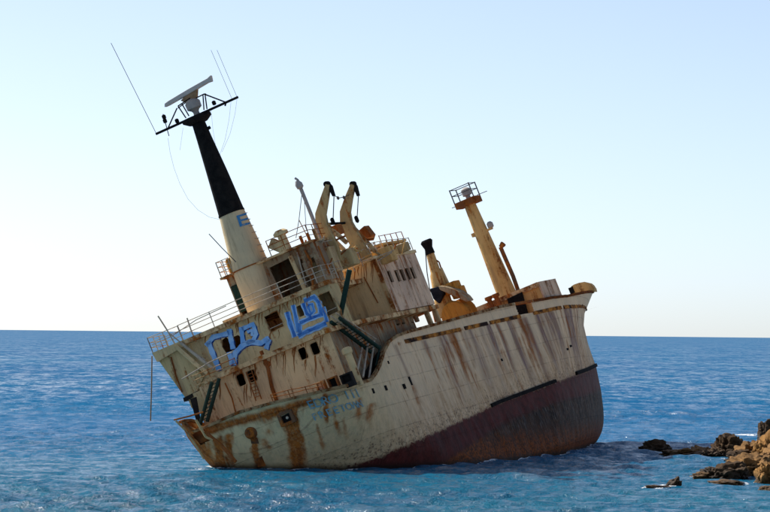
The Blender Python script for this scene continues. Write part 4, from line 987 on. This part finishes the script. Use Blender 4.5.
# ------------------------------------------------------------------ the coast the photograph is taken from
def coast():
    def shore(y): return np.interp(y, [-400, -30, 20, 40, 70, 120, 200, 235, 280, 340, 450, 700, 1200], [-900, -500, -90, -14, 9, 17, 29, 33, 44, 60, 84, 130, 260])
    ys = np.concatenate([np.linspace(-400, -60, 25), np.linspace(-50, 360, 150), np.linspace(375, 1200, 40)])
    xs = np.concatenate([np.linspace(-900, -130, 25), np.linspace(-120, 140, 140), np.geomspace(145, 1100, 30)]); nx_ = len(xs)
    vs = []
    for y in ys:
        sx_ = float(shore(y))
        for x in xs:
            u = x-sx_; n = mnoise.fractal(Vector((x*.06, y*.06, 0)), .8, 2, 5)
            h = float(np.interp(u, [-30, -1.2, 0, 3, 8, 20, 60, 200, 900], [-8, -1, .1, 1.1, 2.4, 4.8, 8, 18, 55]))
            h = h*(1+.35*n)+.5*n*(u > 0)
            d = math.hypot(x, y); h = min(h, 5.5+.09*max(0, d-25))
            if abs(x) < .17*max(y, 0)+12 and y > -15: h = min(h, 6.6-.075*d)      # the ground falls away before the viewpoint
            vs.append((x, y, h))
    f = [(a*nx_+b_, a*nx_+b_+1, (a+1)*nx_+b_+1, (a+1)*nx_+b_) for a in range(len(ys)-1) for b_ in range(nx_-1)]
    f = [q for q in f if max(vs[k][2] for k in q) > -1.5]
    me = bpy.data.meshes.new('coast'); me.from_pydata(vs, [], f); me.polygons.foreach_set('use_smooth', [True]*len(f))
    bm = bmesh.new(); bm.from_mesh(me); bmesh.ops.delete(bm, geom=[v for v in bm.verts if not v.link_faces], context='VERTS'); bm.to_mesh(me); bm.free()
    o = bpy.data.objects.new('coast', me); COL.objects.link(o); me.materials.append(M['land']); o['kind'] = 'structure'
M['land'] = rock_mat('dry_coast', (.50, .38, .22), (.44, .32, .18), (.26, .20, .11), .6)
coast()
# ------------------------------------------------------------------ sea
def sea():
    fine = np.linspace(-9.5, 9.5, 640); out = np.concatenate([np.linspace(-180, -10.5, 60), fine, np.linspace(10.5, 180, 60)[:-1]])
    th = np.radians(out)
    inv = np.linspace(1/160., 1/1000., 1050); r = np.concatenate([[2, 20, 60, 100, 125, 145], 1/inv, np.geomspace(1050, 120000, 50)])
    R, T = np.meshgrid(r, th, indexing='ij')
    x = R*np.sin(T); y = R*np.cos(T); z = np.zeros_like(x)
    dr = np.gradient(r)[:, None]; infine = (np.abs(np.degrees(T)) < 9.6)
    rg = np.random.default_rng(11); dx_ = np.zeros_like(x)
    mod = .75+.35*np.sin(x*.045+y*.021+1)*np.sin(y*.03-x*.012)+.2*np.sin(x*.11-y*.05)
    for k in range(64):
        lam = .7*(12/.7)**(k/63.); ang = rg.normal(math.radians(205), .62); kk = 2*math.pi/lam
        amp = .0085*lam*rg.uniform(.6, 1.3)
        if lam > 2.5: amp *= (2.5/lam)**.9
        ph = rg.uniform(0, 6.28); arg = kk*(x*math.sin(ang)+y*math.cos(ang))+ph
        fade = np.clip((lam/(dr*2.2))-.6, 0, 1)
        sn = np.sin(arg); z += amp*fade*(sn+.25*np.cos(2*arg))*mod
    z *= infine
    nr, nt_ = x.shape
    idx = np.arange(nr*nt_).reshape(nr, nt_); nx = np.roll(idx, -1, 1)
    f = np.stack([idx[:-1], nx[:-1], nx[1:], idx[1:]], -1).reshape(-1, 4)
    V = np.stack([x, y, z], -1).reshape(-1, 3)
    me = bpy.data.meshes.new('sea')
    me.vertices.add(len(V)); me.vertices.foreach_set('co', V.ravel())
    me.loops.add(f.size); me.loops.foreach_set('vertex_index', f.ravel()[...].astype(np.int32))
    me.polygons.add(len(f)); me.polygons.foreach_set('loop_start', np.arange(0, f.size, 4, dtype=np.int32)); me.polygons.foreach_set('loop_total', np.full(len(f), 4, np.int32))
    me.update(calc_edges=True)
    # foam where the swell breaks on the rocks and along the ship's waterline
    foam = np.zeros(len(V)); px_, py_ = V[:, 0], V[:, 1]
    for (cx_, cy_, a, d) in ROCKS:
        q = np.hypot((px_-cx_)/(a+.5), (py_-cy_)/(d+.9)); foam = np.maximum(foam, np.clip(1.30-q, 0, 1)*.95)
    for px, py, rx, ry, am in ((746, 435, 1.5, 5, 1.0), (722, 439, 1.5, 5, .75), (572, 444, 1.3, 2.5, 1.2), (556, 447.5, 1.4, 2, .95), (535, 451, 1.6, 1.6, .8), (200, 469, 1.3, 3, .7), (270, 475, 3.5, 1.5, .45)):
        c = sea_at(px, py); foam = np.maximum(foam, am*np.exp(-((px_-c[0])/rx)**2-((py_-c[1])/ry)**2))
    wl = []
    for i_ in range(0, HG.shape[0], 4):
        hh = (HG[i_]@MS.T)[:, 2]+ORG[2]; k_ = np.nonzero((hh[:-1] < 0) & (hh[1:] >= 0))[0]
        if len(k_): wl.append((ORG+MS@HG[i_, k_[0]])[:2])
    wl = np.array(wl); sel = np.nonzero((px_ > wl[:, 0].min()-4) & (px_ < wl[:, 0].max()+4) & (py_ > wl[:, 1].min()-4) & (py_ < wl[:, 1].max()+4))[0]
    dm = np.full(len(sel), 9.)
    for q_ in wl: dm = np.minimum(dm, np.hypot(px_[sel]-q_[0], (py_[sel]-q_[1])*.6))
    foam[sel] = np.maximum(foam[sel], .9*np.exp(-(dm/.6)**1.5))
    at = me.attributes.new('foam', 'FLOAT', 'POINT'); at.data.foreach_set('value', foam.astype(np.float32))
    me.polygons.foreach_set('use_smooth', np.ones(len(f), bool))
    o = bpy.data.objects.new('sea', me); COL.objects.link(o); o['kind'] = 'structure'
    t = NT('sea_water'); v = t.coord(); vw = t.coord((1, .55, 1), rot=(0, 0, .3))
    big = t.noise(t.coord((1, .28, 1)), .022, 4, .55); mid_ = t.noise(t.coord((1, .4, 1)), .11, 5, .6)
    rip = t.noise(vw, 1.5, 6, .66); rip2 = t.noise(vw, .4, 5, .6); rip3 = t.noise(vw, 6, 4, .65)
    deep = t.mix(t.step(big, .36, .64), (.002, .108, .255), (.004, .126, .27))
    cd = t.n('ShaderNodeSeparateXYZ'); t.link(v, cd.inputs[0])
    near = t.step(t.math('ADD', cd.outputs[1], t.math('MULTIPLY', t.math('SUBTRACT', mid_, .5), 120)), 330, 190)
    col = t.mix(t.math('MULTIPLY', near, .75), deep, t.mix(t.step(mid_, .4, .6), (.004, .092, .155), (.006, .112, .16)))
    fm_ = t.attr('foam'); fo = t.step(t.math('ADD', fm_, t.math('ADD', t.math('MULTIPLY', t.math('SUBTRACT', rip, .5), 1.4), t.math('MULTIPLY', t.math('SUBTRACT', rip3, .5), .9))), .62, .85)
    fleck = t.step(t.noise(t.coord((.8, .22, 1)), 1, 8, .72), .735, .775)  # scattered white flecks: small whitecaps, plus sun glints painted into the water colour
    fo = t.math('MAXIMUM', fo, t.math('MULTIPLY', fleck, .7))
    col = t.mix(fo, col, (.75, .77, .78))
    h = t.math('ADD', t.math('MULTIPLY', rip, .55), t.math('ADD', t.math('MULTIPLY', rip2, .8), t.math('MULTIPLY', rip3, .16)))
    bp = t.n('ShaderNodeBump'); bp.inputs['Strength'].default_value = 1; bp.inputs['Distance'].default_value = .3; t.link(h, bp.inputs['Height'])
    # water: light scattered back out of the sea, and a rippled mirror over it
    df = t.n('ShaderNodeBsdfDiffuse'); t.link(col, df.inputs[0]); t.link(bp.outputs[0], df.inputs['Normal'])
    gl = t.n('ShaderNodeBsdfGlossy'); t.link(t.step(cd.outputs[1], 200, 700, .12, .45), gl.inputs['Roughness']); t.link(bp.outputs[0], gl.inputs['Normal']); gl.inputs[0].default_value = (1, 1, 1, 1)
    fr = t.n('ShaderNodeFresnel'); fr.inputs[0].default_value = 1.33; t.link(bp.outputs[0], fr.inputs['Normal'])
    # facets that lean away mirror the sky, those that lean towards the shore let the water's own colour out
    fs = t.noise(t.coord((.30, .075, 1), rot=(0, 0, .12)), 1, 12, .80); fs2 = t.noise(t.coord((.05, .012, 1)), 1, 4, .6)
    facet = t.step(t.math('ADD', fs, t.math('MULTIPLY', t.math('SUBTRACT', fs2, .5), .25)), .43, .68, .03, .55)
    far = t.step(cd.outputs[1], 200, 480)
    mxf = t.n('ShaderNodeMix', data_type='FLOAT'); t.link(far, mxf.inputs[0])
    fn = t.noise(t.coord((.8, .26, 1), rot=(0, 0, .1)), 1, 8, .74)
    t.link(t.math('MULTIPLY', t.math('MINIMUM', fr.outputs[0], .7), t.step(fn, .40, .62, .25, 1.15)), mxf.inputs[2]); t.link(facet, mxf.inputs[3])
    fac = t.math('MULTIPLY', mxf.outputs[0], t.math('SUBTRACT', 1, fo))
    mx = t.n('ShaderNodeMixShader'); t.link(fac, mx.inputs[0]); t.link(df.outputs[0], mx.inputs[1]); t.link(gl.outputs[0], mx.inputs[2])
    t.link(mx.outputs[0], t.t.nodes['Material Output'].inputs[0]); t.t.nodes.remove(t.b)
    me.materials.append(t.m)
    return o
sea()
